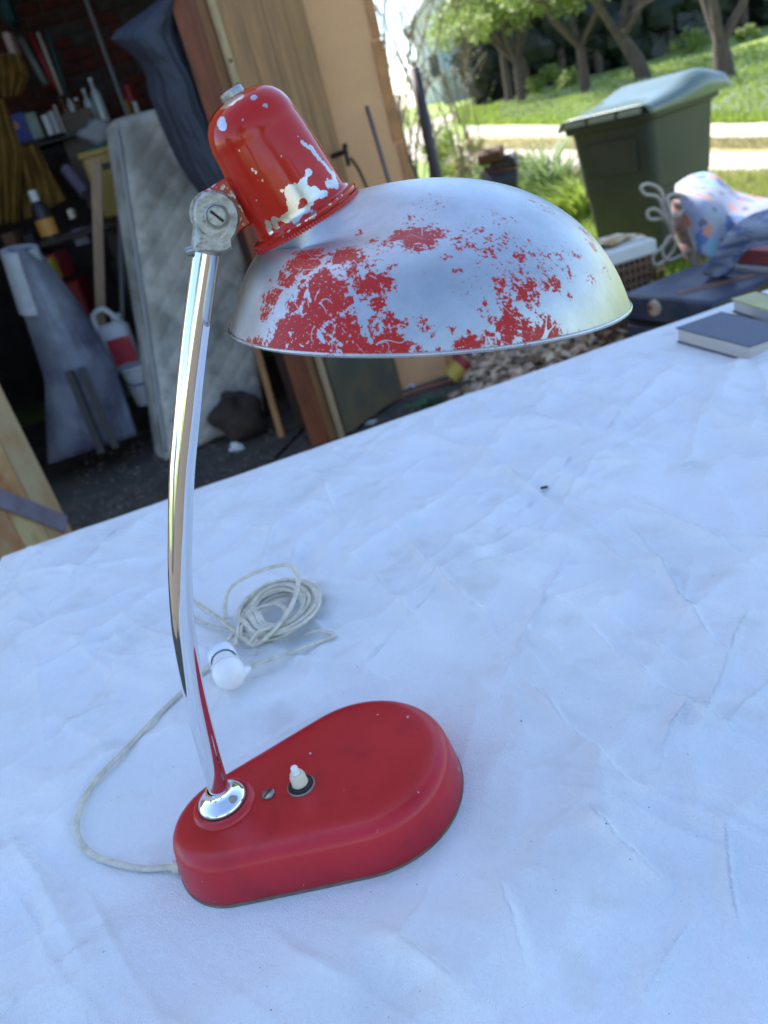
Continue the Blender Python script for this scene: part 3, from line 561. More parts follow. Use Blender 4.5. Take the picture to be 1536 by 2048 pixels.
BCL = mat('blue_cloth', (.10, .15, .30), .85, col2=(.36, .38, .46), vscale=9, mix=(.42, .56), stretch=(1, 1, 3))
rows = [[(1660, 392), (1560, 412), (1500, 430), (1462, 458), (1432, 502), (1402, 546)], [(1660, 455), (1562, 470), (1505, 482), (1472, 505), (1448, 540), (1425, 556)], [(1660, 470), (1565, 484), (1510, 492), (1482, 512), (1462, 545), (1440, 552)]]
fo3 = solo('blue_cloth', 'blue cloth strip draped from the pile down onto the suitcase', 'cloth', sheetpx(rows, lambda u, v: 2.72 + .33 * u + .015 * sin(v * 9 + u * 5), 40, 16), BCL, True)
q = fo3.modifiers.new('thick', 'SOLIDIFY'); q.thickness = .008
c_, s_, yw2 = rect(G(1466, 494, .42), G(1640, 505, .42), G(1460, 470, .42), .36, .42)
solo('red_book', 'dull red book under the blue cloth', 'book', MB().box(c_ + V(.0, .05, 0), (s_[0], .2, .06), yw2, bev=.004), mat('dull_red', (.26, .05, .05), .6, var=.2), 30)
solo('grey_box', 'flat grey box under the dull red book', 'box', MB().box(c_ + V(.0, .04, -.057), (s_[0], .24, .05), yw2, bev=.004), mat('flat_grey', (.28, .30, .33), .5, var=.2), 30)
solo('wooden_chest', 'dark wooden chest under the grey box and the floral fabric', 'chest', MB().box(c_ + V(.12, .22, -.235), (s_[0], .3, .30), yw2, bev=.01), mat('chest_dark', (.07, .055, .05), .8, var=.4), 30)
solo('yellow_cloth', 'ochre yellow cloth on the ground at the right edge behind the books', 'cloth', MB().blob(G(1570, 610, .12), (.16, .12, .09), .35, seed=21), mat('ochre_bright', (.50, .34, .10), .8, var=.3), True)
# beige cable with brass lamp socket
CAB = mat('beige_cable', (.42, .35, .29), .6)
Yk = 3.56
kp = [(1445, 548, .10), (1410, 530, 0), (1392, 500, -.02), (1392, 530, .0), (1425, 552, .0), (1392, 500, .02), (1360, 512, 0), (1335, 520, 0), (1325, 500, 0), (1340, 472, 0), (1352, 486, 0), (1340, 510, .02), (1312, 530, 0), (1306, 512, 0), (1320, 498, 0), (1345, 470, .03), (1330, 440, .02), (1300, 438, 0), (1296, 422, 0), (1315, 420, 0), (1345, 450, -.02), (1330, 425, 0), (1316, 395, 0), (1290, 388, 0), (1282, 374, 0), (1298, 368, .02), (1322, 382, 0), (1330, 420, 0), (1345, 465, 0), (1340, 420, -.03), (1335, 395, 0), (1355, 388, 0), (1375, 400, .02), (1360, 430, 0), (1338, 430, .02), (1400, 425, .04)]
cbl = thing('electric_cable', 'tangled beige electric cable with a brass socket in front of the floral fabric', 'cable', at(1350, 545, Yk))
obj('cord', MB().tube(crv([at(a, b, Yk + c) for a, b, c in kp], 8), .0075, 8), CAB, cbl, True)
obj('end', MB().tube(crv([at(1330, 522, Yk), at(1322, 530, Yk), at(1319, 536, Yk)], 5), .006, 8), CAB, cbl, True)
ps = at(1319, 562, Yk - .02); obj('socket', MB().lathe([(0, 0), (.026, 0), (.029, .01), (.027, .03), (.030, .04), (.026, .06), (.012, .072), (0, .072)], ps, (.1, 0, 1), 20), mat('old_brass', (.30, .22, .08), .4, .8, var=.4, vscale=60), cbl, 35)

# ------------------------------------------------------------------ wheelie bin
BG = mat('dark_green_plastic', (.018, .026, .021), .6, col2=(.028, .034, .026), vscale=4, bump=.05, bscale=200)
BGL = mat('green_lid_plastic', (.09, .13, .11), .36, coat=.3, var=.2, vscale=5)  # lid colour lightened against the body to stand in for sun glare
K0 = V(1.985, 4.48, 0); fdir = V(-.315, .52, 0).normalized(); sdir = V(.86, .52, 0).normalized(); WF, DS_, HB = .60, .66, .93
bn = thing('wheelie_bin', 'tall dark green wheelie bin with pale sunlit domed lid by the lane', 'wheelie bin', K0 + fdir * .3 + sdir * .33)
def bp(u, v, z): return K0 + fdir * (u * WF) + sdir * (v * DS_) + V(0, 0, z)
def ringb(ins, z, r=.05, n=5):
    out = []; cs = [(ins / WF, ins / DS_, pi, 0), (1 - ins / WF, ins / DS_, 0, 0), (1 - ins / WF, 1 - ins / DS_, 0, 0), (ins / WF, 1 - ins / DS_, 0, 0)]
    for k, (u, v, _, _) in enumerate(cs):
        su, sv = (1 if u < .5 else -1), (1 if v < .5 else -1); a0 = [pi, 1.5 * pi, 0, .5 * pi][k]
        for j in range(n):
            a = a0 + j / (n - 1) * pi / 2; out.append(bp(u + su * r / WF + cos(a) * r / WF, v + sv * r / DS_ + sin(a) * r / DS_, z))
    return out
def loft(rings, cap=True):
    m = MB(); n = len(rings[0]); fs = [(i * n + k, i * n + (k + 1) % n, (i + 1) * n + (k + 1) % n, (i + 1) * n + k) for i in range(len(rings) - 1) for k in range(n)]
    if cap: fs += [tuple(reversed(range(n))), tuple(range((len(rings) - 1) * n, len(rings) * n))]
    return m.add([q for r in rings for q in r], fs)
obj('body', loft([ringb(.085, .06), ringb(.08, .08), ringb(.045, .5), ringb(.04, .505), ringb(.018, HB - .06), ringb(.012, HB - .055)]), BG, bn, 40)
obj('rim', loft([ringb(.004, HB - .06), ringb(-.012, HB - .05), ringb(-.014, HB - .012), ringb(-.002, HB)]), BG, bn, 40)
obj('panel_recess', MB().hexa([bp(.22, .028, .62), bp(.8, .028, .62), bp(.8, .04, .62), bp(.22, .04, .62)], [bp(.20, .022, .80), bp(.82, .022, .80), bp(.82, .036, .80), bp(.20, .036, .80)]), BG, bn)
# lid: profile along the side direction? the dome is seen end-on over the right face
P = []; NL = 24
for i in range(NL + 1):
    v = -.05 + i / NL * 1.17; hz = .012 + .070 * math.exp(-((v - .80) / .30) ** 2) * (1 if v < .9 else 1 - (v - .9) * .8) + .02 * min(1, max(0, v) * 3); row = []
    for j in range(21):
        u = -.035 + j / 20 * 1.07; e = min(j, 20 - j) / 20 * 2
        hh = hz * (1 - (1 - min(1, e * 3.2)) ** 2.4) if 0 < j < 20 else 0
        row.append(tuple(bp(u, v, HB + .008 + hh + (0 if 0 < j < 20 else -.035))))
    P.append(row)
t = MB().grid(P); lid = obj('lid', t, BGL, bn, 50); q = lid.modifiers.new('thick', 'SOLIDIFY'); q.thickness = .012; q.offset = -1
for u0, u1 in ((.06, .30), (.34, .64), (.68, .93)): obj('lid_lip', MB().hexa([bp(u0, -.075, HB - .012), bp(u1, -.075, HB - .012), bp(u1, -.03, HB - .012), bp(u0, -.03, HB - .012)], [bp(u0, -.07, HB + .012), bp(u1, -.07, HB + .012), bp(u1, -.03, HB + .016), bp(u0, -.03, HB + .016)]), BGL, bn)
obj('handle', MB().tube([bp(.1, 1.02, HB - .03), bp(.1, 1.10, HB - .02), bp(.9, 1.10, HB - .02), bp(.9, 1.02, HB - .03)], .016, 8), BG, bn, 40)
for u in (.04, .96): wl = obj('wheel', MB().lathe([(0, -.025), (.09, -.025), (.1, -.015), (.1, .015), (.09, .025), (0, .025)], bp(u, .93, .1), fdir, 24), BLK, bn, 40)

# ================================================================== GARDEN
BARK = mat('bark', (.10, .075, .06), .95, var=.45, vscale=14, bump=.8, bscale=30, stretch=(1, 1, .4))
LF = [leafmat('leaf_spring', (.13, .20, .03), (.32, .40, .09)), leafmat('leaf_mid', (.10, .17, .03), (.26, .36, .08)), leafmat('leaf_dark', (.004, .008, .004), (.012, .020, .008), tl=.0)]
YG = leafmat('leaf_yellowish', (.18, .20, .04), (.34, .36, .10))
def leaves(mb, cs, n, size, rngl):
    for _ in range(n):
        c, r = cs[rngl.randrange(len(cs))]
        d = V(rngl.gauss(0, 1), rngl.gauss(0, 1), rngl.gauss(0, 1)); d.normalize(); p = c + d * r * rngl.random() ** .4
        a = V(rngl.gauss(0, 1), rngl.gauss(0, 1), rngl.gauss(0, 1)).normalized(); b = a.orthogonal().normalized(); s = size * rngl.uniform(.6, 1.3)
        k = len(mb.v); mb.v += [tuple(p - a * s), tuple(p + b * s * .5), tuple(p + a * s), tuple(p - b * s * .5)]; mb.f.append((k, k + 1, k + 2, k + 3))
def tree(label, base, hgt, r0, limbs, crown_r, nl, size, lm, seed, clumps=26, group='old trees on the lawn', lean=(0, 0), fk=.22):
    rl = random.Random(seed); t = thing('tree', label, 'tree', base, group); base = Vector(base)
    fork = base + V(lean[0], lean[1], hgt * fk); T = MB().tube(crv([base + V(0, 0, -.1), base + V(lean[0] * .3, lean[1] * .3, hgt * fk * .45), fork], 4), [r0 * 1.35 - i * (r0 * .55 / 8) for i in range(9)], 10)
    tips = []
    for k in range(limbs):
        a = 2 * pi * k / limbs + rl.uniform(-.4, .4); e = fork + V(cos(a) * crown_r * .6, sin(a) * crown_r * .6, hgt * rl.uniform(.30, .5)); m_ = fork.lerp(e, .5) + V(rl.uniform(-.2, .2), rl.uniform(-.2, .2), rl.uniform(-.15, .1))
        T.tube(crv([fork - V(0, 0, .05), m_, e], 5), [r0 * .62 * (1 - i / 13) for i in range(11)], 7); tips += [m_, e]
        for q in range(3):
            f = e.lerp(m_, rl.random()) ; g_ = f + V(rl.gauss(0, crown_r * .35), rl.gauss(0, crown_r * .35), rl.uniform(-.1, .3) * hgt); T.tube(crv([f, f.lerp(g_, .5) + V(0, 0, .1), g_], 3), [r0 * .2 * (1 - i / 8) for i in range(7)], 5); tips.append(g_)
    obj('trunk', T, BARK, t, 60); cs = []
    for k in range(clumps):
        p = rl.choice(tips); q_ = p + V(rl.gauss(0, crown_r * .25), rl.gauss(0, crown_r * .25), rl.gauss(0, hgt * .07)); q_.z = max(q_.z, base.z + hgt * rl.uniform(.42, .55)); cs.append((q_, crown_r * rl.uniform(.14, .30)))
    L = MB(); leaves(L, cs, nl, size, rl); obj('crown', L, lm, t); return t
tree('thick forked tree at the right edge behind the green bin', gp(1450, 165), 4.8, .155, 3, 1.9, 5600, .055, LF[1], 31, 30, lean=(-.05, 0), fk=.13)
tree('leaning tree with thick trunk just left of the bin lid', gp(1290, 163), 4.6, .15, 5, 2.2, 8000, .06, LF[1], 35, 34, lean=(-.45, 0))
tree('slim tree with dark trunk left of the leaning tree', gp(1172, 188), 4.8, .115, 5, 2.1, 8000, .065, LF[0], 33, 34)
tree('tree with round bright crown standing at the start of the hedge', gp(1045, 207), 4.8, .105, 6, 1.9, 8000, .06, LF[0], 36, 40)
tree('pale yellowish tree in front of the house roof', gp(1020, 200, 26), 6.0, .10, 5, 1.6, 4500, .06, YG, 37, 26)
# hedge: individual dark evergreens
for k in range(9):
    px = 1058 + k * 72; b_ = gp(px, 205 - k * 15 if k else 200, 28 + k * .5); rl = random.Random(50 + k)
    t = thing('evergreen', ['dark evergreen bush nearest the house', 'dark evergreen bush, second from the house', 'dark evergreen bush, third from the house', 'dark evergreen bush, fourth from the house', 'dark evergreen bush in the middle of the dark row', 'dark evergreen bush, fourth from the right end', 'dark evergreen bush, third from the right end', 'dark evergreen bush, second from the right end', 'dark evergreen bush at the right end of the row'][k], 'evergreen bush', b_, 'dark evergreens closing the lawn')
    L = MB(); cs = [(b_ + V(rl.uniform(-1.3, 1.3), rl.uniform(.2, 1.6), rl.uniform(.3, 6.0)), rl.uniform(.7, 1.0)) for _ in range(46)]; leaves(L, cs, 6500, .12, rl)
    for c, r in cs: L.blob(c, (r * .8, r * .8, r * .8), .25, n=8, m=6, seed=k)
    obj('foliage', L, LF[2], t); obj('stem', MB().tube([b_, b_ + V(0, 0, 2.5)], .15, 8), BARK, t)
# sunny gaps / low shrubs in front of the hedge
for k, (px, py, D, s_, lb) in enumerate([(1085, 190, 26, .5, 'low bright green shrub at the hedge foot near the house'), (1140, 178, 25, .4, 'low bright shrub between the first two trunks'), (1375, 112, 26, .5, 'bright yellow green shrub left of the forked tree'), (1500, 85, 26, .3, 'low bright shrub at the right end under the hedge')]):
    rl = random.Random(80 + k); L = MB(); b_ = gp(px, py, D); leaves(L, [(b_ + V(rl.uniform(-s_, s_), 0, rl.uniform(.1, s_)), s_ * .5) for _ in range(6)], 700, .05, rl); solo('shrub', lb, 'shrub', L, LF[0])
# house far away
hb = gp(925, 210, 42); hs = thing('house', 'pale house with brown tiled gable roof far behind the bare shrub', 'house', hb)
hx = V(cos(R_(-14)), sin(R_(-14)), 0); hy = V(-hx.y, hx.x, 0)
def HP(u, v, z): return hb + hx * u + hy * v + V(0, 0, z)
HW = mat('house_wall', (.80, .78, .73), .9, var=.06, vscale=1); HR = mat('house_roof', (.20, .125, .095), .9, var=.4, vscale=3)
t = MB(); t.add([HP(-1.7, 0, -1), HP(1.7, 0, -1), HP(1.7, 0, 3.2), HP(0, 0, 4.9), HP(-1.7, 0, 3.2), HP(-1.7, 8, -1), HP(1.7, 8, -1), HP(1.7, 8, 3.2), HP(0, 8, 4.9), HP(-1.7, 8, 3.2)], [(0, 1, 2, 3, 4), (9, 8, 7, 6, 5), (0, 5, 6, 1), (1, 6, 7, 2), (4, 9, 5, 0), (2, 7, 8, 3), (3, 8, 9, 4)]); obj('wall', t, HW, hs)
t = MB()
for s_ in (-1, 1): t.hexa([HP(0, -.3, 4.93), HP(s_ * 2.0, -.3, 2.98), HP(s_ * 2.0, 8.3, 2.98), HP(0, 8.3, 4.93)], [HP(0, -.3, 5.07), HP(s_ * 2.0, -.3, 3.12), HP(s_ * 2.0, 8.3, 3.12), HP(0, 8.3, 5.07)])
obj('roof', t, HR, hs)
for s_ in (-1, 1): obj('gable_trim', MB().tube([HP(0, -.33, 4.98), HP(s_ * 2.0, -.33, 3.03)], .09, 6), HW, hs)
GLD = mat('window_glass', (.05, .07, .09), .1)
for u, z in ((-.8, 1.0), (.8, 1.0), (0, 2.9)):
    wn = obj('window', MB().box(HP(u, -.03, z + .5), (.9, .06, 1.1), R_(-14)), HW, hs); obj('pane', MB().box(HP(u, -.07, z + .5), (.72, .03, .92), R_(-14)), GLD, wn)
obj('chimney', MB().box(HP(.6, 4, 4.9), (.4, .4, .8), R_(-14)), HR, hs)
# blue-grey annex with panels
gb = gp(972, 205, 37); an = thing('shed', 'blue grey panelled shed beside the dark evergreens', 'shed', gb)
def AP(u, v, z): return gb + hx * u + hy * v + V(0, 0, z)
BGR = mat('blue_grey_panel', (.38, .46, .58), .5, var=.15, vscale=2); FGR = mat('grey_board', (.42, .42, .41), .9, var=.25, vscale=3)
t = MB(); t.hexa([AP(-1.6, .05, -.5), AP(1.25, .05, -.5), AP(1.25, 3, -.5), AP(-1.6, 3, -.5)], [AP(-1.6, .05, 2.3), AP(1.25, .05, 2.9), AP(1.25, 3, 2.9), AP(-1.6, 3, 2.3)]); obj('wall', t, mat('shed_pale', (.62, .63, .63), .8, var=.2), an)
for k in range(3): obj('window', MB().box(AP(-1.1 + k * .92, 0, 1.72), (.84, .06, 1.0), R_(-14)), BGR, an)
for k in range(5): obj('panel', MB().box(AP(-1.45 + k * .62, -.03, .45), (.58, .05, 1.15), R_(-14), bev=.01), FGR, an)
# bare thorny shrub, post, wires
def bare(label, base, hgt, n, spread, seed, m, r=.010, leafn=0, w_=.0):
    rl = random.Random(seed); t = thing('shrub', label, 'shrub', base); T = MB(); L = MB(); base = Vector(base)
    for k in range(n):
        a = rl.uniform(0, 6.28); tip = base + V(cos(a) * spread * rl.random(), sin(a) * spread * .5 * rl.random(), hgt * rl.uniform(.5, 1.0)); m1 = base.lerp(tip, .45) + V(rl.gauss(0, spread * .16), rl.gauss(0, spread * .1), 0)
        pts = crv([base + V(rl.uniform(-.1, .1), 0, 0), m1, tip, tip + V(rl.gauss(0, spread * .25), 0, rl.uniform(-.25, .1) * hgt)], 5); T.tube(pts, [r * (1 - i / (len(pts) + 3)) for i in range(len(pts))], 5)
        for q in range(7):
            f = pts[rl.randrange(4, len(pts))]; e = f + V(rl.gauss(0, spread * .2), rl.gauss(0, spread * .1), rl.uniform(0, .28) * hgt); T.tube(crv([f, f.lerp(e, .5) + V(rl.gauss(0, .02), 0, 0), e], 3), [r * .4 * (1 - i / 9) for i in range(7)], 4)
            if leafn: leaves(L, [(e, spread * .10)], leafn, .018, rl)
    obj('branches', T, m, t, True)
    if leafn: obj('leaves', L, YG, t)
TW = mat('twig', (.20, .155, .09), .8, var=.3)
bare('bare brown thorny shrub growing beside the tan barn wall', gp(812, 300, 7.5), 2.5, 20, .85, 5, TW, .013, 0)
bare('tangled arching bramble between post and house', gp(868, 280, 8.5), 2.0, 14, .9, 6, TW, .010, 1)
bare('tall sparse sapling rising past the wall top against the sky', gp(795, 260, 9.5), 3.8, 5, .5, 9, TW, .018, 8)
solo('fence_post', 'dark leaning steel post standing before the bare shrub', 'post', MB().tube([at(828, 138, 5.2), at(872, 352, 5.1), at(905, 560, 5.02)], .034, 10), mat('post_steel', (.055, .05, .055), .6, .4, var=.3), True)
solo('garden_stake', 'thin dark stake slanting left of the steel post', 'stake', MB().tube([at(798, 190, 6.0), at(800, 270, 6), at(838, 365, 5.9), at(860, 520, 5.9)], .013, 6), mat('stake_dark', (.06, .05, .045), .7), True)
# plants near the lamp shade top
def clump(name, label, cat, c, r, hgt, n, lm, seed, wid=.02, lenr=(.25, .5)):
    rl = random.Random(seed); T = MB(); c = Vector(c)
    for _ in range(n):
        a = rl.uniform(0, 6.28); b = c + V(cos(a), sin(a), 0) * r * rl.random(); ln_ = rl.uniform(*lenr); d = V(cos(a) * rl.random(), sin(a) * rl.random(), 1.0).normalized(); sd_ = V(-sin(a), cos(a), 0) * wid
        m_ = b + d * ln_ * .55; e = b + d * ln_ + V(cos(a), sin(a), 0) * ln_ * .35 - V(0, 0, ln_ * .15)
        T.add([b - sd_, b + sd_, m_ + sd_ * .8, m_ - sd_ * .8, e], [(0, 1, 2, 3), (3, 2, 4)])
    return solo(name, label, cat, T, lm)
SPK = leafmat('spiky_leaf', (.06, .13, .03), (.30, .38, .16)); GRB = leafmat('grass_blades', (.16, .24, .03), (.36, .44, .09), tl=.5); GRD = leafmat('dry_blades', (.22, .20, .08), (.42, .36, .18))
clump('yucca', 'spiky green plant with sword leaves left of the bin', 'yucca', gp(1102, 410) , .14, .5, 170, SPK, 3, .017, (.45, .85))
clump('spiky_plant', 'lower spiky plant between yucca and lamp shade', 'plant', gp(1062, 400), .2, .4, 110, SPK, 4, .014, (.25, .5))
clump('leafy_plant', 'bushy green plant right against the green bin foot', 'plant', gp(1165, 430), .3, .4, 420, GRB, 14, .018, (.2, .5))
FLW = leafmat('flower_pale', (.5, .42, .40), (.75, .72, .65))
for k, (px, py, D, hh, lb) in enumerate([(905, 362, None, .62, 'leafy garden plant with small pale flowers behind the shade top'), (945, 365, None, .48, 'bushy plant with orange buds left of the dark logs'), (888, 350, None, .85, 'taller green sprig rising right of the steel post'), (990, 380, None, .30, 'low green plant in front of the dark logs'), (1030, 385, None, .32, 'low weeds between the logs and the yucca')]):
    rl = random.Random(120 + k); b_ = gp(px, py, D); t = thing('garden_plant', lb, 'plant', b_, 'garden plants along the bed'); L = MB(); leaves(L, [(b_ + V(rl.uniform(-.2, .2), rl.uniform(-.1, .1), rl.uniform(.05, hh)), .13) for _ in range(14)], 800, .034, rl); obj('leaves', L, [GRB, YG, LF[0], LF[1], GRB][k], t)
    T = MB()
    for q in range(7): T.tube([b_ + V(rl.uniform(-.05, .05), 0, 0), b_ + V(rl.uniform(-.2, .2), rl.uniform(-.1, .1), hh)], .004, 4)
    obj('stems', T, TW, t)
    if k < 3:
        fm = FLW if k != 1 else leafmat('orange_bud', (.5, .16, .04), (.6, .3, .08))
        for q in range(9):
            cq = b_ + V(rl.uniform(-.22, .22), -.12, hh * rl.uniform(.4, 1.05)); obj('flower', MB().blob(cq, (.022, .022, .018), .3, n=7, m=4, seed=q), fm, t)
for k, (x0, y0, x1, y1, lb) in enumerate([(960, 318, 1005, 305, 'reddish brown log on top of the small log pile'), (985, 335, 1033, 318, 'black charred log, right end of the small pile'), (970, 350, 1030, 340, 'dark log lying lowest in the small pile')]):
    solo('log', lb, 'log', MB().tube([at(x0, y0, 6.6), at(x1, y1, 6.5)], .06, 9), [RUST, BLK, mat('dark_brown_board', (.08, .035, .02), .6)][k], 40, 'logs piled at the garden bed')
solo('log', 'long dark log under the pile, resting on the soil', 'log', MB().tube([at(965, 372, 6.6), at(1036, 366, 6.5)], .11, 9), BLK, 40, 'logs piled at the garden bed')
# grass on lawn, verge, foot of the bin (stuff)
def blades(name, n, samp, hr, m, wid=.006, seed=0):
    rl = random.Random(seed); T = MB()
    for _ in range(n):
        px, py, D = samp(rl); c = gp(px, py, D); c.z = float(bank(np.array(c.x), np.array(c.y))) + .01; sc_ = max(1, math.hypot(c.x, c.y) / 7); h_ = rl.uniform(*hr); a = rl.uniform(0, 6.28); s = V(cos(a), sin(a), 0) * wid * sc_; e = c + V(rl.gauss(0, .4), rl.gauss(0, .4), 1) * h_
        k = len(T.v); T.v += [tuple(c - s), tuple(c + s), tuple(e)]; T.f.append((k, k + 1, k + 2))
    return obj(name, T, m, kind='stuff')
blades('grass', 14000, lambda r: (r.uniform(900, 1560), r.uniform(352, 560), None), (.03, .10), GRB, .005, 1)
blades('dry_grass', 9000, lambda r: (r.uniform(900, 1600), r.uniform(345, 430), None), (.02, .07), GRD, .005, 2)
blades('lane_grass', 6000, lambda r: (r.uniform(950, 1600), r.uniform(281, 303), None), (.02, .06), GRD, .006, 3)
blades('lawn_grass', 26000, lambda r: (lambda x: (x, r.uniform(220 - (x - 900) * .21, 250), None))(r.uniform(915, 1600)), (.04, .12), GRB, .008, 4)
T = MB(); rl = random.Random(9)
for _ in range(2600):
    x_ = rl.uniform(1000, 1600); c = gp(x_, rl.uniform(215 - (x_ - 900) * .20, 242)); c.z += .10; s = .022; T.add([c + V(-s, 0, 0), c + V(0, -s * .6, s), c + V(s, 0, 0), c + V(0, s * .6, -s * .3)], [(0, 1, 2, 3)])
obj('daisies', T, mat('daisy_white', (.7, .7, .66), .8), kind='stuff')

tree('shade tree standing in the garden behind the table', V(-4.5, -6.5, 0), 5.5, .2, 5, 2.2, 2600, .11, LF[1], 91, 26, group=None)  # trees added out of view to give the chrome stem dark reflections
tree('dark trunked tree far behind the table on the lawn side', V(3.5, -9.5, 0), 5.5, .2, 5, 2.4, 2600, .12, LF[1], 92, 26, group=None)
for k, (x, y, l_, yw_) in enumerate([(-9, -3.5, 6, .9), (0, -13, 12, 0)]):
    t = MB().box((x, y, 1.1), (l_, .2, 2.2), yw_); solo('garden_wall', ['low cream garden wall at the left end of the yard', 'long cream garden wall closing the yard behind the table'][k], 'wall', t, mat('cream_wall', (.62, .56, .46), .9, var=.15, vscale=2))  # walls added out of view as pale stripes reflected in the chrome
# ================================================================== TABLE AND CLOTH
TZ = .75; tu = V(cos(R_(9.6)), sin(R_(9.6)), 0); tv = V(sin(R_(9.6)), -cos(R_(9.6)), 0); T0 = V(-.606, 1.158, 0); TL, TD = 2.4, 1.22
def TP(u, v, z): return T0 + tu * u + tv * v + V(0, 0, z)
tab = thing('table', 'long trestle table hidden under the white cloth', 'table', TP(1.2, .6, 0))
WD = mat('table_wood', (.25, .17, .10), .7, var=.3)
b4 = [TP(.012, .012, TZ - .035), TP(.012, TD - .012, TZ - .035), TP(TL - .012, TD - .012, TZ - .035), TP(TL - .012, .012, TZ - .035)]
obj('tabletop', MB().hexa(b4, [q + V(0, 0, .03) for q in b4]), WD, tab)
for u in (.1, TL - .1):
    for v in (.1, TD - .1): obj('leg', MB().box(TP(u, v, (TZ - .035) / 2), (.05, .05, TZ - .035), R_(9.6)), WD, tab)
# wrinkle field on the cloth
DR = .30; nu, nv = 700, 560
uu = np.concatenate([np.linspace(-DR, -.03, 24), np.linspace(-.027, 1.55, nu), np.linspace(1.56, TL + DR, 90)])
vv = np.concatenate([np.linspace(-DR, -.03, 24), np.linspace(-.027, TD, nv), np.linspace(TD + .01, TD + DR, 24)])
U, Vv = np.meshgrid(uu, vv); H_ = np.zeros_like(U)
H_ += .006 * vnoise(U + 3, Vv + 3, 4.5, 11, 2) + .0035 * vnoise(U + 5 + .3 * Vv, Vv * .7 + 3, 13, 12, 3)
# long soft folds running from the far left to the near right, and sharper ones across
fa = (U * .80 - Vv * .55) ; fb = (U * .55 + Vv * .80); fw = fa + .05 * vnoise(U + 2, Vv + 2, 5, 31, 3)
def facet(a, b, sc_, seed, amp):
    n1 = np.abs(vnoise(a + 3, b + 3, sc_, seed, 2)); return amp * (1 - np.minimum(n1 * 3.0, 1.0)) ** 1.25
msk_ = .35 + .65 * np.clip(vnoise(U + 7, Vv + 7, 3.5, 33, 2) * 3 + .6, 0, 1)
H_ += facet(fw * 2.1, fb * .6, 3.6, 32, .0095) * msk_ + facet(fa * .7, (fb + .04 * vnoise(U + 1, Vv + 6, 6, 36, 3)) * 1.9, 4.6, 35, .0068) + facet(U * 1.1 + Vv * .5, Vv * 1.0 - U * .3, 10, 37, .0042) + facet(fw * 2.2 + 2, fb * .8, 9, 38, .0042)
wx = U + .009 * vnoise(U + 9, Vv + 9, 9, 13, 3); wy = Vv + .009 * vnoise(U + 1, Vv + 4, 9, 14, 3)
def uvw(px, py): p = G(px, py, TZ) - T0; p.z = 0; return p.dot(tu), p.dot(tv)
def crease(a, b, wd, h_, asym=.6):
    global H_
    ax_, ay_ = a; bx_, by_ = b; dx, dy = bx_ - ax_, by_ - ay_; L_ = math.hypot(dx, dy) + 1e-9; dx /= L_; dy /= L_
    s = (wx - ax_) * dx + (wy - ay_) * dy; d = -(wx - ax_) * dy + (wy - ay_) * dx; t = np.clip(s / L_, -.2, 1.2)
    env = np.clip(np.sin(pi * np.clip((t + .1) / 1.2, 0, 1)), 0, 1) ** .8
    wL = np.where(d < 0, wd * asym, wd * 2.2); H_ += h_ * env * np.exp(-np.abs(d / wL) ** 1.35)
cre = [(996, 945, 1148, 1063), (1148, 1063, 1265, 1163), (1260, 1074, 1445, 1326), (1265, 1029, 1473, 1135), (1181, 1281, 1338, 1405), (1338, 1405, 1518, 1511), (1237, 1270, 1411, 1382), (1063, 1393, 1160, 1500), (1160, 1500, 1265, 1618), (1170, 1651, 1226, 1718), (1226, 1718, 1338, 1819), (985, 1758, 1069, 1988), (1041, 1304, 1114, 1388), (918, 1730, 968, 1797), (1461, 1696, 1478, 1909), (1040, 890, 1180, 880), (1180, 960, 1310, 950), (1045, 1560, 1000, 1740), (1400, 1430, 1330, 1530), (900, 1610, 830, 1700), (180, 1800, 340, 2048), (290, 1840, 450, 1985), (60, 1700, 190, 1960), (520, 1850, 700, 2000), (760, 1880, 980, 2030), (60, 1380, 330, 1250), (120, 1500, 250, 1430), (640, 960, 690, 1080), (760, 1050, 1000, 1300), (700, 1130, 860, 1290), (1330, 800, 1536, 905), (1100, 780, 1290, 870), (870, 900, 1010, 935), (1380, 1900, 1290, 2030), (1500, 1240, 1420, 1500), (30, 1180, 330, 1130), (60, 1300, 300, 1180)]
for a, b, c, d in cre: crease(uvw(a, b), uvw(c, d), .0040 * random.uniform(.7, 1.3), .0080 * random.uniform(.6, 1.2))
for _ in range(260):
    a = (random.uniform(0, 1.6), random.uniform(0, TD)); th = random.choice([random.gauss(.95, .22), random.gauss(.95, .22), random.gauss(1.35, .3), random.gauss(-.35, .35)]); L_ = random.uniform(.05, .32)
    crease(a, (a[0] + cos(th) * L_, a[1] + sin(th) * L_), random.uniform(.0022, .0050), random.uniform(.0012, .0046))
rid = -1 - np.abs(vnoise(wx * .9 + wy * .45 + 2, -wx * .3 + wy * .28 + 2, 11, 21, 3)) * 3; H_ += .0022 * np.clip(rid, 0, 1) ** 3
# flatten under the lamp base
lb = V(-.12, .447, 0) - T0; fl_ = np.exp(-(((U - lb.dot(tu)) / .165) ** 6 + ((Vv - lb.dot(tv)) / .125) ** 6)); H_ = H_ * (1 - fl_) - .0008 * fl_
bc = G(1460, 660, TZ) - T0; fb_ = np.exp(-(((U - bc.dot(tu)) / .17) ** 6 + ((Vv - bc.dot(tv)) / .15) ** 6)); H_ = H_ * (1 - .85 * fb_)
H_ = np.maximum(H_ + .006 * (1 - fl_), -.001)
rad = .012
def fold(c, lo, hi):
    over = np.where(c < lo, lo - c, np.where(c > hi, c - hi, 0)); sgn = np.where(c < lo, -1, 1); ang = np.clip(over / rad, 0, pi / 2)
    pos = np.clip(c, lo, hi) + sgn * rad * np.sin(ang); drop = rad * (1 - np.cos(ang)) + np.maximum(0, over - rad * pi / 2); return pos, drop, sgn, over
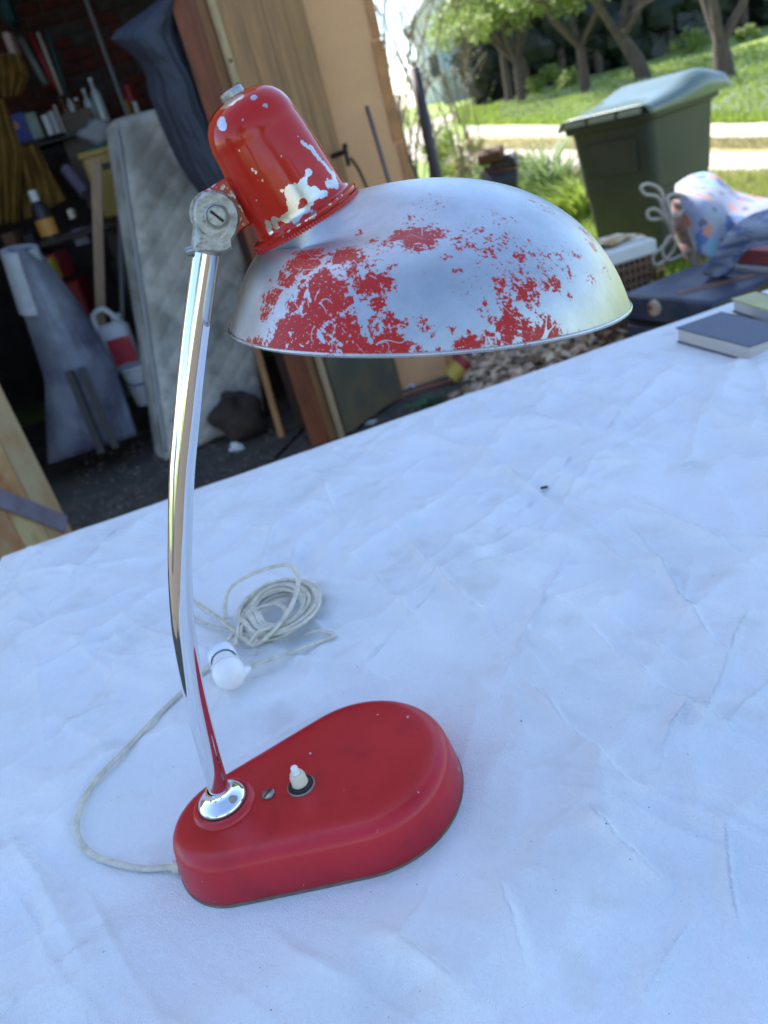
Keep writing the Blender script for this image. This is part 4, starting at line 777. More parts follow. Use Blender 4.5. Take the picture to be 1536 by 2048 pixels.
pu, du_, sgu, ou = fold(U, 0.0, TL); pv_, dv_, sgv, ov = fold(Vv, 0.0, TD)
wave_u = .018 * np.sin(Vv * 22 + 2 * np.sin(Vv * 5)) * np.clip(ou / .12, 0, 1); wave_v = .018 * np.sin(U * 19 + 2 * np.sin(U * 4)) * np.clip(ov / .12, 0, 1)
pu = pu + sgu * (wave_u + .02 * np.clip(ou / .15, 0, 1)); pv_ = pv_ + sgv * (wave_v + .02 * np.clip(ov / .15, 0, 1)) + .0015 * vnoise(U + 2, Vv * 0, 14, 5, 3) * (ov > 0)
zz = TZ + .002 - np.maximum(du_, dv_) + H_ * np.clip(np.minimum(np.minimum(U, TL - U), np.minimum(Vv, TD - Vv)) / .07 + .12, 0, 1)
PX = T0.x + tu.x * pu + tv.x * pv_; PY = T0.y + tu.y * pu + tv.y * pv_
mb = MB(); nr, nc = U.shape; mb.v = list(zip(PX.ravel().tolist(), PY.ravel().tolist(), zz.ravel().tolist()))
ii, jj = np.meshgrid(np.arange(nr - 1), np.arange(nc - 1), indexing='ij'); k0 = (ii * nc + jj).ravel(); mb.f = list(map(tuple, np.stack([k0, k0 + nc, k0 + nc + 1, k0 + 1], 1).tolist()))
def clz(x, y, rad=.006):
    """height of the cloth under a point of the table"""
    p = V(x, y, 0) - T0; a, b = p.dot(tu), p.dot(tv); i0, i1 = np.searchsorted(uu, (a - rad, a + rad)); j0, j1 = np.searchsorted(vv, (b - rad, b + rad))
    return float(zz[j0:j1 + 1, i0:i1 + 1].max())
def clothmat():
    m = bpy.data.materials.new('white_cotton'); m.use_nodes = True; n = m.node_tree; b = n.nodes['Principled BSDF']; b.inputs['Roughness'].default_value = .9; b.inputs['Sheen Weight'].default_value = .15
    tc = n.nodes.new('ShaderNodeTexCoord')
    def noise(s, d=5, st=(1, 1, 1), rot=0):
        mp = n.nodes.new('ShaderNodeMapping'); mp.inputs['Scale'].default_value = st; mp.inputs['Rotation'].default_value = (0, 0, rot); n.links.new(tc.outputs['Object'], mp.inputs[0]); q = n.nodes.new('ShaderNodeTexNoise'); q.inputs['Scale'].default_value = s; q.inputs['Detail'].default_value = d; n.links.new(mp.outputs[0], q.inputs['Vector']); return q.outputs[0]
    def ramp(x, p0, p1, c0, c1):
        r = n.nodes.new('ShaderNodeValToRGB'); r.color_ramp.elements[0].position = p0; r.color_ramp.elements[1].position = p1; r.color_ramp.elements[0].color = c0; r.color_ramp.elements[1].color = c1; n.links.new(x, r.inputs[0]); return r.outputs[0]
    st = ramp(noise(9, 10), .50, .80, (.80, .80, .80, 1), (.72, .71, .69, 1))
    st2 = ramp(noise(17, 8, (1, 1.4, 1), .5), .57, .80, (1, 1, 1, 1), (.84, .82, .78, 1))
    sp = ramp(noise(260, 2), .76, .79, (1, 1, 1, 1), (.35, .34, .36, 1))
    def mul(a, c):
        x = n.nodes.new('ShaderNodeMix'); x.data_type = 'RGBA'; x.blend_type = 'MULTIPLY'; x.inputs[0].default_value = 1; n.links.new(a, x.inputs[6]); n.links.new(c, x.inputs[7]); return x.outputs[2]
    n.links.new(mul(mul(st, st2), sp), b.inputs['Base Color'])
    # knitted weave
    ad = n.nodes.new('ShaderNodeMath'); ad.operation = 'ADD'; n.links.new(noise(1300, 2, (1, .4, 1), .35), ad.inputs[0]); n.links.new(noise(160, 4), ad.inputs[1])
    bp = n.nodes.new('ShaderNodeBump'); bp.inputs['Strength'].default_value = .75; bp.inputs['Distance'].default_value = .0016; n.links.new(ad.outputs[0], bp.inputs['Height']); n.links.new(bp.outputs[0], b.inputs['Normal']); return m
cl = obj('tablecloth', mb, clothmat(), None, True); cl['label'] = 'creased white cotton cloth covering the long table under the lamp'; cl['category'] = 'tablecloth'
q = G(1092, 996, TZ + .006); q.z = clz(q.x, q.y) + .0012; solo('plastic_bit', 'tiny black plastic bit lying on the cloth right of centre', 'plastic bit', MB().box(q, (.009, .003, .003), -.1, bev=.0005), BLK)
solo('thread', 'tiny dark blue curl of thread near the lower right corner', 'thread', MB().tube(crv([G(1513, 1957, TZ + .005), G(1512, 1965, TZ + .006), G(1516, 1973, TZ + .006), G(1522, 1976, TZ + .005)], 4), .0006, 6), mat('thread_blue', (.01, .015, .15), .6))
# books
def book(label, L_, F_, B_, z0, z1, cover, pages, topm=None):
    c, s, y = rect(L_, F_, B_, z0, z1); b = thing('book', label, 'book', V(c.x, c.y, z0)); t_ = .0022
    obj('front_cover', MB().box(V(c.x, c.y, z1 - t_ / 2), (s[0], s[1], t_), y, bev=.0008), topm or cover, b); obj('back_cover', MB().box(V(c.x, c.y, z0 + t_ / 2), (s[0], s[1], t_), y, bev=.0008), cover, b)
    obj('pages', MB().box(V(c.x, c.y, (z0 + z1) / 2), (s[0] - .006, s[1] - .006, z1 - z0 - 2 * t_ - .0002), y), pages, b)
    e2_ = V(-sin(y), cos(y), 0); obj('spine', MB().box(V(c.x, c.y, (z0 + z1) / 2) + e2_ * (s[1] / 2 + .0012), (s[0], .0022, z1 - z0 + .0004), y), cover, b)
COV = mat('slate_cover', (.075, .085, .125), .55, var=.12, vscale=40, bump=.1, bscale=400); PAG = mat('grey_pages', (.55, .50, .45), .8, var=.25, vscale=500, stretch=(.02, .02, 1))
zt_ = TZ + .036
book('dark slate covered book lying closed at the right edge of the cloth', G(1350, 655, zt_), G(1499, 693, zt_), G(1424, 621, zt_), zt_ - .026, zt_, COV, PAG)
book('navy book with yellow cover just behind the slate one', G(1462, 597, zt_), G(1600, 640, zt_), G(1500, 580, zt_), zt_ - .024, zt_, mat('navy_cover', (.012, .018, .04), .45), PAG, mat('yellow_cover', (.46, .42, .16), .5, var=.2, vscale=20))

# ================================================================== THE LAMP
AX = R_(6); la = V(cos(AX), sin(AX), 0); lt = V(-sin(AX), cos(AX), 0); LP = V(-.1761, .4433, TZ + .001)
def LW(s, t, z): return LP + la * s + lt * t + V(0, 0, z)
RED = bpy.data.materials.new('red_enamel'); RED.use_nodes = True; b = RED.node_tree.nodes['Principled BSDF']
lamp = thing('desk_lamp', 'vintage red desk lamp with chrome stem and worn silver and red shade', 'desk lamp', LP)
def redbase():
    m = RED; n = m.node_tree; b = n.nodes['Principled BSDF']; tc = n.nodes.new('ShaderNodeTexCoord')
    def nz(s, d): q = n.nodes.new('ShaderNodeTexNoise'); q.inputs['Scale'].default_value = s; q.inputs['Detail'].default_value = d; n.links.new(tc.outputs['Object'], q.inputs['Vector']); return q.outputs[0]
    r = n.nodes.new('ShaderNodeValToRGB'); r.color_ramp.elements[0].position = .35; r.color_ramp.elements[0].color = (.42, .006, .014, 1); r.color_ramp.elements[1].position = .7; r.color_ramp.elements[1].color = (.50, .010, .02, 1); n.links.new(nz(14, 5), r.inputs[0])
    r2 = n.nodes.new('ShaderNodeValToRGB'); r2.color_ramp.elements[0].position = .765; r2.color_ramp.elements[0].color = (0, 0, 0, 1); r2.color_ramp.elements[1].position = .79; r2.color_ramp.elements[1].color = (1, 1, 1, 1); n.links.new(nz(190, 1.5), r2.inputs[0])
    x = n.nodes.new('ShaderNodeMix'); x.data_type = 'RGBA'; n.links.new(r2.outputs[0], x.inputs[0]); n.links.new(r.outputs[0], x.inputs[6]); x.inputs[7].default_value = (.5, .42, .40, 1); 
    r3 = n.nodes.new('ShaderNodeValToRGB'); r3.color_ramp.elements[0].position = .55; r3.color_ramp.elements[0].color = (1, 1, 1, 1); r3.color_ramp.elements[1].position = .78; r3.color_ramp.elements[1].color = (.70, .62, .66, 1); n.links.new(nz(45, 9), r3.inputs[0])
    x3 = n.nodes.new('ShaderNodeMix'); x3.data_type = 'RGBA'; x3.blend_type = 'MULTIPLY'; x3.inputs[0].default_value = 1; n.links.new(x.outputs[2], x3.inputs[6]); n.links.new(r3.outputs[0], x3.inputs[7]); n.links.new(x3.outputs[2], b.inputs['Base Color'])
    mr = n.nodes.new('ShaderNodeMapRange'); mr.inputs[3].default_value = .24; mr.inputs[4].default_value = .46; n.links.new(nz(22, 6), mr.inputs[0]); n.links.new(mr.outputs[0], b.inputs['Roughness'])
redbase()
def paintmat(name, rough_m=.30, hood=False):
    """red enamel flaking off brushed aluminium; the vertex attribute 'paint' says how much is left"""
    m = bpy.data.materials.new(name); m.use_nodes = True; n = m.node_tree; b = n.nodes['Principled BSDF']; b.inputs['Specular IOR Level'].default_value = .35; tc = n.nodes.new('ShaderNodeTexCoord'); at_ = n.nodes.new('ShaderNodeAttribute'); at_.attribute_name = 'paint'
    def nz(s, d, rg=.6, vec=None, dist=0):
        q = n.nodes.new('ShaderNodeTexNoise'); q.inputs['Scale'].default_value = s; q.inputs['Detail'].default_value = d; q.inputs['Roughness'].default_value = rg; q.inputs['Distortion'].default_value = dist; n.links.new(vec or tc.outputs['Object'], q.inputs['Vector']); return q.outputs[0]
    def ma(op, a, c=None, d=None):
        q = n.nodes.new('ShaderNodeMath'); q.operation = op
        for i, x in enumerate((a, c, d)):
            if x is None: continue
            if isinstance(x, (int, float)): q.inputs[i].default_value = x
            else: n.links.new(x, q.inputs[i])
        return q.outputs[0]
    big = nz(190 if not hood else 90, 3, .6); fine = nz(520 if not hood else 300, 6, .66, dist=.25)
    v = ma('ADD', at_.outputs['Fac'], ma('MULTIPLY', ma('SUBTRACT', big, .5), 1.7 if not hood else .5)); v = ma('ADD', v, ma('MULTIPLY', ma('SUBTRACT', fine, .5), 3.0 if not hood else 2.6))
    if not hood:
        for k_, (rot, sc_, th_) in enumerate((((.3, .9, .4), 70, .012), ((1.2, .2, -.6), 90, .010), ((-.5, 1.4, .2), 60, .009))):
            mp = n.nodes.new('ShaderNodeMapping'); mp.inputs['Rotation'].default_value = rot; mp.inputs['Scale'].default_value = (1, .012, 1); n.links.new(tc.outputs['Object'], mp.inputs[0])
            sn = nz(sc_, 0, .5, mp.outputs[0], 0); line = ma('LESS_THAN', ma('ABSOLUTE', ma('SUBTRACT', sn, .56)), th_ * .6); gate = ma('GREATER_THAN', nz(75 + 20 * k_, 2), .54)
            v = ma('SUBTRACT', v, ma('MULTIPLY', ma('MULTIPLY', line, gate), 1.2))
        pin = ma('GREATER_THAN', nz(900, 1, .5), .70); v = ma('SUBTRACT', v, ma('MULTIPLY', pin, .9))
    msk = ma('GREATER_THAN', v, .5)
    redc = n.nodes.new('ShaderNodeValToRGB'); redc.color_ramp.elements[0].color = (.38, .010, .006, 1); redc.color_ramp.elements[1].color = (.48, .018, .009, 1); n.links.new(nz(30, 4), redc.inputs[0])
    alc = n.nodes.new('ShaderNodeValToRGB'); alc.color_ramp.elements[0].color = (.36, .37, .38, 1); alc.color_ramp.elements[1].color = (.54, .55, .56, 1); alc.color_ramp.elements[0].position = .22; alc.color_ramp.elements[1].position = .70; n.links.new(nz(34, 9, .74), alc.inputs[0])
    x = n.nodes.new('ShaderNodeMix'); x.data_type = 'RGBA'; n.links.new(msk, x.inputs[0]); n.links.new(alc.outputs[0], x.inputs[6]); n.links.new(redc.outputs[0], x.inputs[7]); n.links.new(x.outputs[2], b.inputs['Base Color'])
    n.links.new(ma('MULTIPLY', ma('SUBTRACT', 1.0, msk), .92), b.inputs['Metallic'])
    rg = nz(60, 6, .7); ra = ma('ADD', rough_m - .06, ma('MULTIPLY', rg, .16)); x2 = n.nodes.new('ShaderNodeMix'); n.links.new(msk, x2.inputs[0]); n.links.new(ra, x2.inputs[2]); x2.inputs[3].default_value = .13 if hood else .30; n.links.new(x2.outputs[0], b.inputs['Roughness'])
    # spinning lines: attribute 'ring' runs from collar to rim
    rn = n.nodes.new('ShaderNodeAttribute'); rn.attribute_name = 'ring'; cmb = n.nodes.new('ShaderNodeCombineXYZ'); n.links.new(rn.outputs['Fac'], cmb.inputs[0]); ln1 = nz(420, 2, .6, cmb.outputs[0])
    bp = n.nodes.new('ShaderNodeBump'); bp.inputs['Strength'].default_value = .3; bp.inputs['Distance'].default_value = .0004; n.links.new(ma('MULTIPLY', ln1, ma('SUBTRACT', 1.0, msk)), bp.inputs['Height'])
    bp2 = n.nodes.new('ShaderNodeBump'); bp2.inputs['Strength'].default_value = .5; bp2.inputs['Distance'].default_value = .00012; n.links.new(msk, bp2.inputs['Height']); n.links.new(bp.outputs[0], bp2.inputs['Normal']); n.links.new(bp2.outputs[0], b.inputs['Normal']); return m
def setattr_(o, name, vals):
    a = o.data.attributes.new(name, 'FLOAT', 'POINT'); a.data.foreach_set('value', np.asarray(vals, dtype=np.float32))
CHROME = mat('chrome', (.82, .83, .84), .06, 1.0, col2=(.70, .68, .66), vscale=90, mix=(.62, .75)); ZINC = mat('cast_zinc', (.42, .43, .40), .48, .75, col2=(.26, .27, .25), vscale=120, mix=(.4, .66), bump=.25, bscale=220)
STEEL = mat('dull_steel', (.35, .37, .38), .35, .9, var=.3, vscale=150)
IVO = mat('ivory_button', (.72, .66, .52), .4, var=.08, vscale=90); WBT = mat('white_button', (.8, .8, .78), .35)
# ---- base: teardrop
bA = R_(3.4)
def BW(x, y, z): return LW(.004 + x * cos(bA) - y * sin(bA), -.010 + x * sin(bA) + y * cos(bA), z)
c1, r1, c2, r2 = 0.0, .0500, .1002, .0750
def tear(inset, z, n=160):
    """outline of two circles and their tangents, inset"""
    ra, rb = r1 - inset, r2 - inset; d = c2 - c1; al = math.acos((ra - rb) / d); out = []
    for k in range(n):
        a = 2 * pi * k / n
        # support-function point of the convex hull of the two discs
        sa = c1 * cos(a) + ra; sb_ = c2 * cos(a) + rb
        if sb_ >= sa: out.append((c2 + rb * cos(a), rb * sin(a)))
        else: out.append((c1 + ra * cos(a), ra * sin(a)))
    # resample by arc length so the straight sides carry vertices
    P = [Vector((a, b)) for a, b in out] + [Vector(out[0])]; Ls = [0]
    for a, b in zip(P, P[1:]): Ls.append(Ls[-1] + (b - a).length)
    res = []
    for k in range(n):
        s = Ls[-1] * k / n; i = np.searchsorted(Ls, s, 'right') - 1; f = (s - Ls[i]) / max(1e-9, Ls[i + 1] - Ls[i]); q = P[i].lerp(P[i + 1], f); res.append(q)
    return [BW(q.x, q.y, z) for q in res]
prof = [(.0000, .0035), (.0004, .010), (.0018, .020), (.0034, .027)]
for k in range(1, 9): a = k / 8 * pi / 2; prof.append((.0036 + .0125 * (1 - cos(a)), .0285 + .0105 * sin(a)))
prof += [(.022, .0392), (.032, .0385), (.045, .0382)]
rings = [tear(i, z) for i, z in prof]
t = MB(); n_ = 160; t.add([q for r in rings for q in r], [(i * n_ + k, i * n_ + (k + 1) % n_, (i + 1) * n_ + (k + 1) % n_, (i + 1) * n_ + k) for i in range(len(rings) - 1) for k in range(n_)] + [tuple(range((len(rings) - 1) * n_, len(rings) * n_))])
base = obj('base', t, RED, lamp, 50)
lw = [tear(i, z) for i, z in ((.003, 0), (-.0005, .0005), (-.0006, .003), (.002, .0036))]
obj('base_plate', MB().add([q for r in lw for q in r], [(i * n_ + k, i * n_ + (k + 1) % n_, (i + 1) * n_ + (k + 1) % n_, (i + 1) * n_ + k) for i in range(3) for k in range(n_)] + [tuple(reversed(range(n_)))]), mat('base_felt', (.22, .18, .13), .8, var=.4, vscale=80), lamp)
obj('red_boss', MB().lathe([(.0245, .0380), (.0238, .0402), (.0220, .0418), (.020, .0424), (.0, .0425)], LW(.0005, 0, 0), n=48), RED, lamp, 50)
fg = obj('flange', MB().lathe([(.0182, .0425), (.0185, .0437), (.0175, .0458), (.0145, .0482), (.0112, .0502), (.0092, .0530), (.0088, .0555), (.0075, .0555)], LW(.0005, 0, 0), n=48), CHROME, lamp, 50)
obj('flange_washer', MB().lathe([(.0190, .0424), (.0190, .0430), (.0180, .0431)], LW(.0005, 0, 0), n=48), IRON, lamp)
# stem
stem = [(.0008, .046), (.002, .056), (.0045, .075), (.0075, .096), (.0105, .116), (.0142, .138), (.0182, .158), (.0226, .178), (.0277, .198), (.0388, .2322), (.051, .264), (.0637, .2955), (.0772, .3245), (.0903, .352), (.1033, .378), (.1167, .4035), (.123, .4155)]
obj('stem', MB().tube(crv([LW(s, 0, z) for s, z in stem], 6), .0077, 40), CHROME, lamp, True)
# slot near the top of the stem
d_ = (LW(.123, 0, .4155) - LW(.1033, 0, .378)).normalized(); sp_ = LW(.1085, 0, .3885) + (-lt * .60 + la * .80) * .0074
obj('stem_slot', MB().box(sp_ , (.0030, .0014, .030), M=d_.to_track_quat('Z', 'Y').to_matrix() @ Matrix.Rotation(R_(-35), 3, 'Z')), mat('slot_grey', (.25, .24, .26), .4, .8), lamp)
# hinge
hc_ = LW(.1335, 0, .4300)
def cheek(t0, t1, R0=.0136, sh=(0, 0), m=ZINC, nm='hinge_cheek'):
    out = []
    for k in range(22): a = R_(-38 + k * (256) / 21); out.append((R0 * cos(a), R0 * sin(a)))
    # skirt that closes round the stem
    dx, dz = (LW(.1167, 0, .4035) - LW(.1335, 0, .430)).dot(la), -.0265
    out += [(-.0142, -.0072), (-.0150, -.0115), (-.0180, -.0125), (-.0178, -.0158), (-.0150, -.0162), (-.0030, -.0200), (.0030, -.0195), (.0040, -.0150), (.0085, -.0118)]
    out = [(x * .89, z * .93) for x, z in out]; A_ = [hc_ + la * (x + sh[0]) + V(0, 0, z + sh[1]) + lt * t0 for x, z in out]; B_ = [q + lt * (t1 - t0) for q in A_]; n = len(A_)
    t = MB(); ins = .0012; cA = sum(A_, Vector()) / n
    A2 = [q + (cA - q).normalized() * ins - lt * .0012 * (1 if t1 > t0 else -1) for q in A_]
    t.add(A2 + A_ + B_, [tuple(range(n))] + [(k, (k + 1) % n, n + (k + 1) % n, n + k) for k in range(n)] + [(n + k, n + (k + 1) % n, 2 * n + (k + 1) % n, 2 * n + k) for k in range(n)] + [tuple(range(2 * n, 3 * n))][::1])
    return obj(nm, t, m, lamp, 30)
cheek(-.0096, -.0040); cheek(.0080, .0036, sh=(-.0022, .0006))
t = MB().lathe([(.0082, 0), (.0086, .002), (.0086, .016), (.0078, .018), (0, .018)], LW(.1215, 0, .4130), (.45, .05, .9), 28); obj('stem_clamp', t, ZINC, lamp, 40)
obj('clamp_screw', MB().lathe([(0, .0), (.0026, 0), (.0026, .007), (0, .007)], LW(.1185, -.002, .4165), -la, 12), STEEL, lamp, 40)
sc_ = obj('hinge_screw', MB().lathe([(.0066, -.0006), (.0066, .0016), (.0058, .0022), (.0050, .0014), (.0046, .0014), (.0044, .0028), (0, .0031)], hc_ - lt * .0104, -lt, 32), ZINC, lamp, 35)
obj('screw_slot', MB().box(hc_ - lt * .01355, (.0082, .0006, .0013), M=Matrix([(la * cos(-.95) + V(0, 0, 1) * sin(-.95)), lt, (la * cos(-.95) + V(0, 0, 1) * sin(-.95)).cross(lt)]).transposed()), IRON, sc_)
# hood: axis from the collar up
tcA = .26; e1c = V(la.x * cos(tcA), la.y * cos(tcA), sin(tcA)); nc_ = (V(0, 0, cos(tcA)) - la * sin(tcA)).normalized(); e1c = (la * cos(tcA) + V(0, 0, sin(tcA))).normalized()
CC = LW(.1797, 0, .4163)
q_ = (LW(.1610, 0, .4830) - CC).normalized(); hax = q_
t = MB().box(hc_ + la * .0165 + V(0, 0, .0045), (.034, .0078, .0265), M=Matrix([e1c, lt, e1c.cross(lt)]).transposed(), bev=.001); lug = obj('hood_lug', t, paintmat('red_lug', .4, True), lamp, 30); setattr_(lug, 'paint', [.62] * len(lug.data.vertices)); setattr_(lug, 'ring', [0] * len(lug.data.vertices))
hp = [(.0330, -.0006), (.0336, .0006), (.0334, .0018), (.0318, .0025), (.0298, .0030), (.0289, .0042), (.0285, .007), (.0281, .014), (.0276, .022), (.0269, .032), (.0261, .040), (.0253, .047)]
for k in range(1, 15): a = k / 14 * R_(86); hp.append((.0253 * cos(a) ** .66, .047 + .0215 * sin(a) ** .92))
hp.append((.0, .0686))
def dens(hp, step=.0011):
    o = [];
    for (a, b), (c, d) in zip(hp, hp[1:]):
        n = max(1, int(math.hypot(c - a, d - b) / step)); o += [(a + (c - a) * k / n, b + (d - b) * k / n) for k in range(n)]
    return o + [hp[-1]]
hpd = dens(hp); NH = 150
hood = obj('hood', MB().lathe(hpd, CC, hax, NH), paintmat('red_hood', .22, True), lamp, 40)
obj('hood_cap', MB().lathe([(.0066, .0670), (.0068, .0688), (.0065, .0712), (.0058, .0718), (.0, .0718)], CC, hax, 24), STEEL, lamp, 30)
obj('knurled_ring', MB().lathe([(.0318, -.0034), (.0328, -.0032), (.0328, -.0009), (.0320, -.0007)], CC, nc_, 220, teeth={1: .0006, 2: .0006}), RED, lamp)
# ---- shade
shp = [.0142, .0382, .0164, .0705, .0001, .3585, .0329, .0074]
def shade_grid(nph, nt_, off=0):
    a0, a1, bb_, c0, c1_, inw, rc, a2 = shp; ph = np.linspace(0, 2 * pi, nph, endpoint=False)[:, None, None]; t = np.linspace(0, 1, nt_)[None, :, None]
    lv = np.array([0, 1., 0]); tc_ = .26; E = np.array([cos(tc_), 0, sin(tc_)]); N = np.array([-sin(tc_), 0, cos(tc_)]); th = .1904; Er = np.array([cos(th), 0, -sin(th)]); Nr = np.array([sin(th), 0, cos(th)])
    rdc = np.cos(ph) * E + np.sin(ph) * lv; rdr = np.cos(ph) * Er + np.sin(ph) * lv
    P0 = np.array([.1798, 0, .4135]) + (rc - off) * rdc - N * off; P3 = np.array([.2357, 0, .3464]) + (.1182 - off) * rdr
    P1 = P0 + rdc * (a0 + a1 * np.cos(ph) + a2 * np.cos(2 * ph)) - N * bb_; P2 = P3 + Nr * (c0 - off + c1_ * np.cos(ph)) - rdr * inw * (c0 + c1_ * np.cos(ph))
    return (1 - t) ** 3 * P0 + 3 * (1 - t) ** 2 * t * P1 + 3 * (1 - t) * t * t * P2 + t ** 3 * P3
NPH, NT = 520, 170
SG = shade_grid(NPH, NT); SI = shade_grid(NPH, NT, .0011)
t = MB(); vs = [LW(*p) for p in SG.reshape(-1, 3)]; fs = [(i * NT + j, i * NT + j + 1, ((i + 1) % NPH) * NT + j + 1, ((i + 1) % NPH) * NT + j) for i in range(NPH) for j in range(NT - 1)]
t.add(vs, fs); shade = obj('shade', t, paintmat('worn_shade_enamel', .35), lamp, True)
SIl = shade_grid(120, 40, .0011); t = MB(); t.add([LW(*p) for p in SIl.reshape(-1, 3)], [(i * 40 + j, ((i + 1) % 120) * 40 + j, ((i + 1) % 120) * 40 + j + 1, i * 40 + j + 1) for i in range(120) for j in range(39)]); obj('shade_lining', t, mat('white_lining', (.7, .68, .64), .5), lamp, True)
rim = [LW(*p) for p in SG[::4, -1]]; rimo = obj('shade_rim', MB().tube(rim + [rim[0]], .0011, 8, caps=False), paintmat('worn_rim', .25), lamp, True)
setattr_(rimo, 'paint', -.35 + .45 * np.array([math.cos((k // 8) / 130 * 2 * pi + 2.2) for k in range(len(rimo.data.vertices))])); setattr_(rimo, 'ring', [0] * len(rimo.data.vertices))
obj('bulb_socket', MB().lathe([(.0, -.02), (.019, -.02), (.019, .01), (.024, .03), (.024, .036)], CC - nc_ * .02, nc_, 28), mat('bakelite', (.03, .025, .02), .4), lamp, 40)
# ---- paint left on the shade: soft patches given by their place on the surface (sight points measured on the photo, thrown onto the shade)
W3 = np.array([tuple(v) for v in vs]); c0_ = (W3 - np.array([0, 0, CZ])) @ RM; SPX = np.stack([CX + F * c0_[:, 0] / -c0_[:, 2], CY - F * c0_[:, 1] / -c0_[:, 2]], 1); dep = -c0_[:, 2]
front = (W3 - np.array(tuple(LW(.2357, 0, .36)))) @ np.array(tuple(-lt)) > -.02
def hit(px, py):
    d = (SPX[:, 0] - px) ** 2 + (SPX[:, 1] - py) ** 2 + np.where(front, 0, 1e6); k = np.argmin(d); return W3[k]
def z2(x, y): return 450 + .547 * x, 340 + .547 * y
patches = [  # crop coordinates x, y, radius (px of the photo), strength
 (300, 310, 30, .8), (345, 290, 16, .5), (260, 350, 26, .8), (220, 380, 22, .7), (170, 400, 14, .5), (440, 310, 26, .95), (480, 330, 16, .8), (400, 320, 20, .6), (310, 350, 22, .8), (330, 420, 26, .95), (290, 440, 24, .9), (380, 440, 26, .95), (430, 430, 18, .7), (400, 490, 24, 1.0), (330, 480, 26, 1.0), (290, 520, 26, 1.0), (340, 540, 26, 1.0), (260, 570, 28, 1.0), (220, 600, 28, 1.0), (300, 590, 26, .9), (170, 470, 20, .75), (150, 520, 18, .75), (190, 440, 18, .7), (140, 460, 10, .5), (260, 630, 24, .95), (190, 640, 24, .95), (120, 640, 16, .7), (90, 635, 12, .5), (420, 540, 18, .8), (450, 560, 18, .85), (480, 590, 20, .9), (430, 600, 20, .9), (400, 630, 16, .7), (500, 630, 22, .95), (540, 650, 18, .95), (450, 640, 18, .85), (350, 650, 22, .95), (300, 655, 16, .9), (250, 520, 22, .9), (240, 545, 22, .95), (370, 570, 20, .9), (300, 560, 26, 1.0), (380, 610, 16, .8), (230, 410, 18, .8), (280, 320, 20, .8), (320, 340, 20, .85), (360, 390, 18, .85), (470, 380, 14, .8), (450, 480, 16, .8), (430, 500, 18, .85),
 (520, 415, 22, .95), (565, 410, 20, .95), (595, 425, 12, .7), (500, 440, 12, .8), (565, 485, 13, .8), (590, 500, 10, .6), (590, 530, 10, .7), (545, 560, 14, .7), (600, 565, 14, .8), (540, 590, 12, .6), (600, 610, 16, .85), (620, 640, 16, .9), (580, 650, 14, .8), (650, 560, 9, .7), (650, 655, 14, .75),
 (640, 240, 20, .95), (690, 240, 24, 1.0), (740, 250, 22, .95), (780, 235, 18, .8), (600, 265, 18, .6), (570, 285, 16, .5), (690, 275, 18, .75), (750, 285, 12, .55), (545, 255, 14, .5), (490, 230, 9, .7), (850, 255, 10, .7), (855, 280, 9, .55), (890, 280, 13, .7), (960, 295, 14, .62), (985, 285, 10, .5), (940, 310, 10, .4), (1080, 320, 13, .72), (1120, 265, 9, .5), (810, 320, 9, .5), (740, 215, 18, .45),
 (715, 550, 10, .62), (735, 575, 10, .6), (755, 600, 7, .5), (850, 370, 7, .6), (940, 500, 12, .55), (1000, 410, 13, .75), (1000, 440, 12, .7), (1020, 465, 16, .7), (1065, 420, 16, .68), (1110, 425, 16, .75), (1135, 450, 10, .7), (1100, 465, 16, .75), (1135, 490, 8, .7), (1165, 430, 11, .6), (1205, 410, 14, .75), (1215, 430, 10, .7), (1255, 455, 8, .6), (1045, 515, 14, .8), (1050, 550, 20, .9), (1075, 570, 18, .85), (1030, 590, 20, .85), (1020, 620, 16, .8), (985, 560, 16, .6), (960, 590, 14, .62), (985, 610, 12, .65), (900, 635, 16, .8), (860, 645, 13, .75), (925, 625, 11, .6), (1110, 600, 14, .75), (1150, 545, 16, .7), (1175, 565, 16, .7), (1160, 600, 16, .75), (1200, 585, 15, .75), (1120, 550, 14, .6), (780, 650, 7, .6), (700, 650, 9, .45), (830, 580, 8, .45),
 (1200, 180, 24, .42), (1250, 210, 30, .46), (1290, 250, 26, .48), (1320, 230, 24, .6), (1340, 270, 20, .7), (1360, 240, 18, .6), (1300, 310, 24, .48), (1310, 350, 16, .58), (1270, 300, 22, .42), (1350, 330, 20, .48), (1395, 370, 13, .6), (1400, 320, 16, .7), (1420, 350, 12, .7), (1340, 400, 14, .48), (1380, 420, 14, .42), (1430, 430, 12, .5), (1170, 140, 24, .34), (1120, 110, 18, .38), (1020, 250, 30, .38), (900, 230, 30, .34), (1150, 380, 26, .32), (1050, 380, 30, .34), (960, 360, 24, .25), (1240, 370, 22, .38), (1210, 320, 26, .34), (1130, 300, 30, .34), (760, 120, 30, .28), (700, 180, 26, .32), (1000, 180, 26, .22), (900, 420, 26, .14), (540, 350, 18, .4), (600, 360, 16, .38)]
dens_ = np.full(len(W3), -.22)
for x, y, r, s_ in patches:
    p = hit(*z2(x, y)); rr_ = r * .43 / F * 1.05; d2 = ((W3 - p) ** 2).sum(1) / rr_ ** 2
    dens_ = np.maximum(dens_, -.22 + ((s_ * 1.15 if s_ > .7 else s_) + .2) * np.exp(-d2 ** 1.3 * .5))
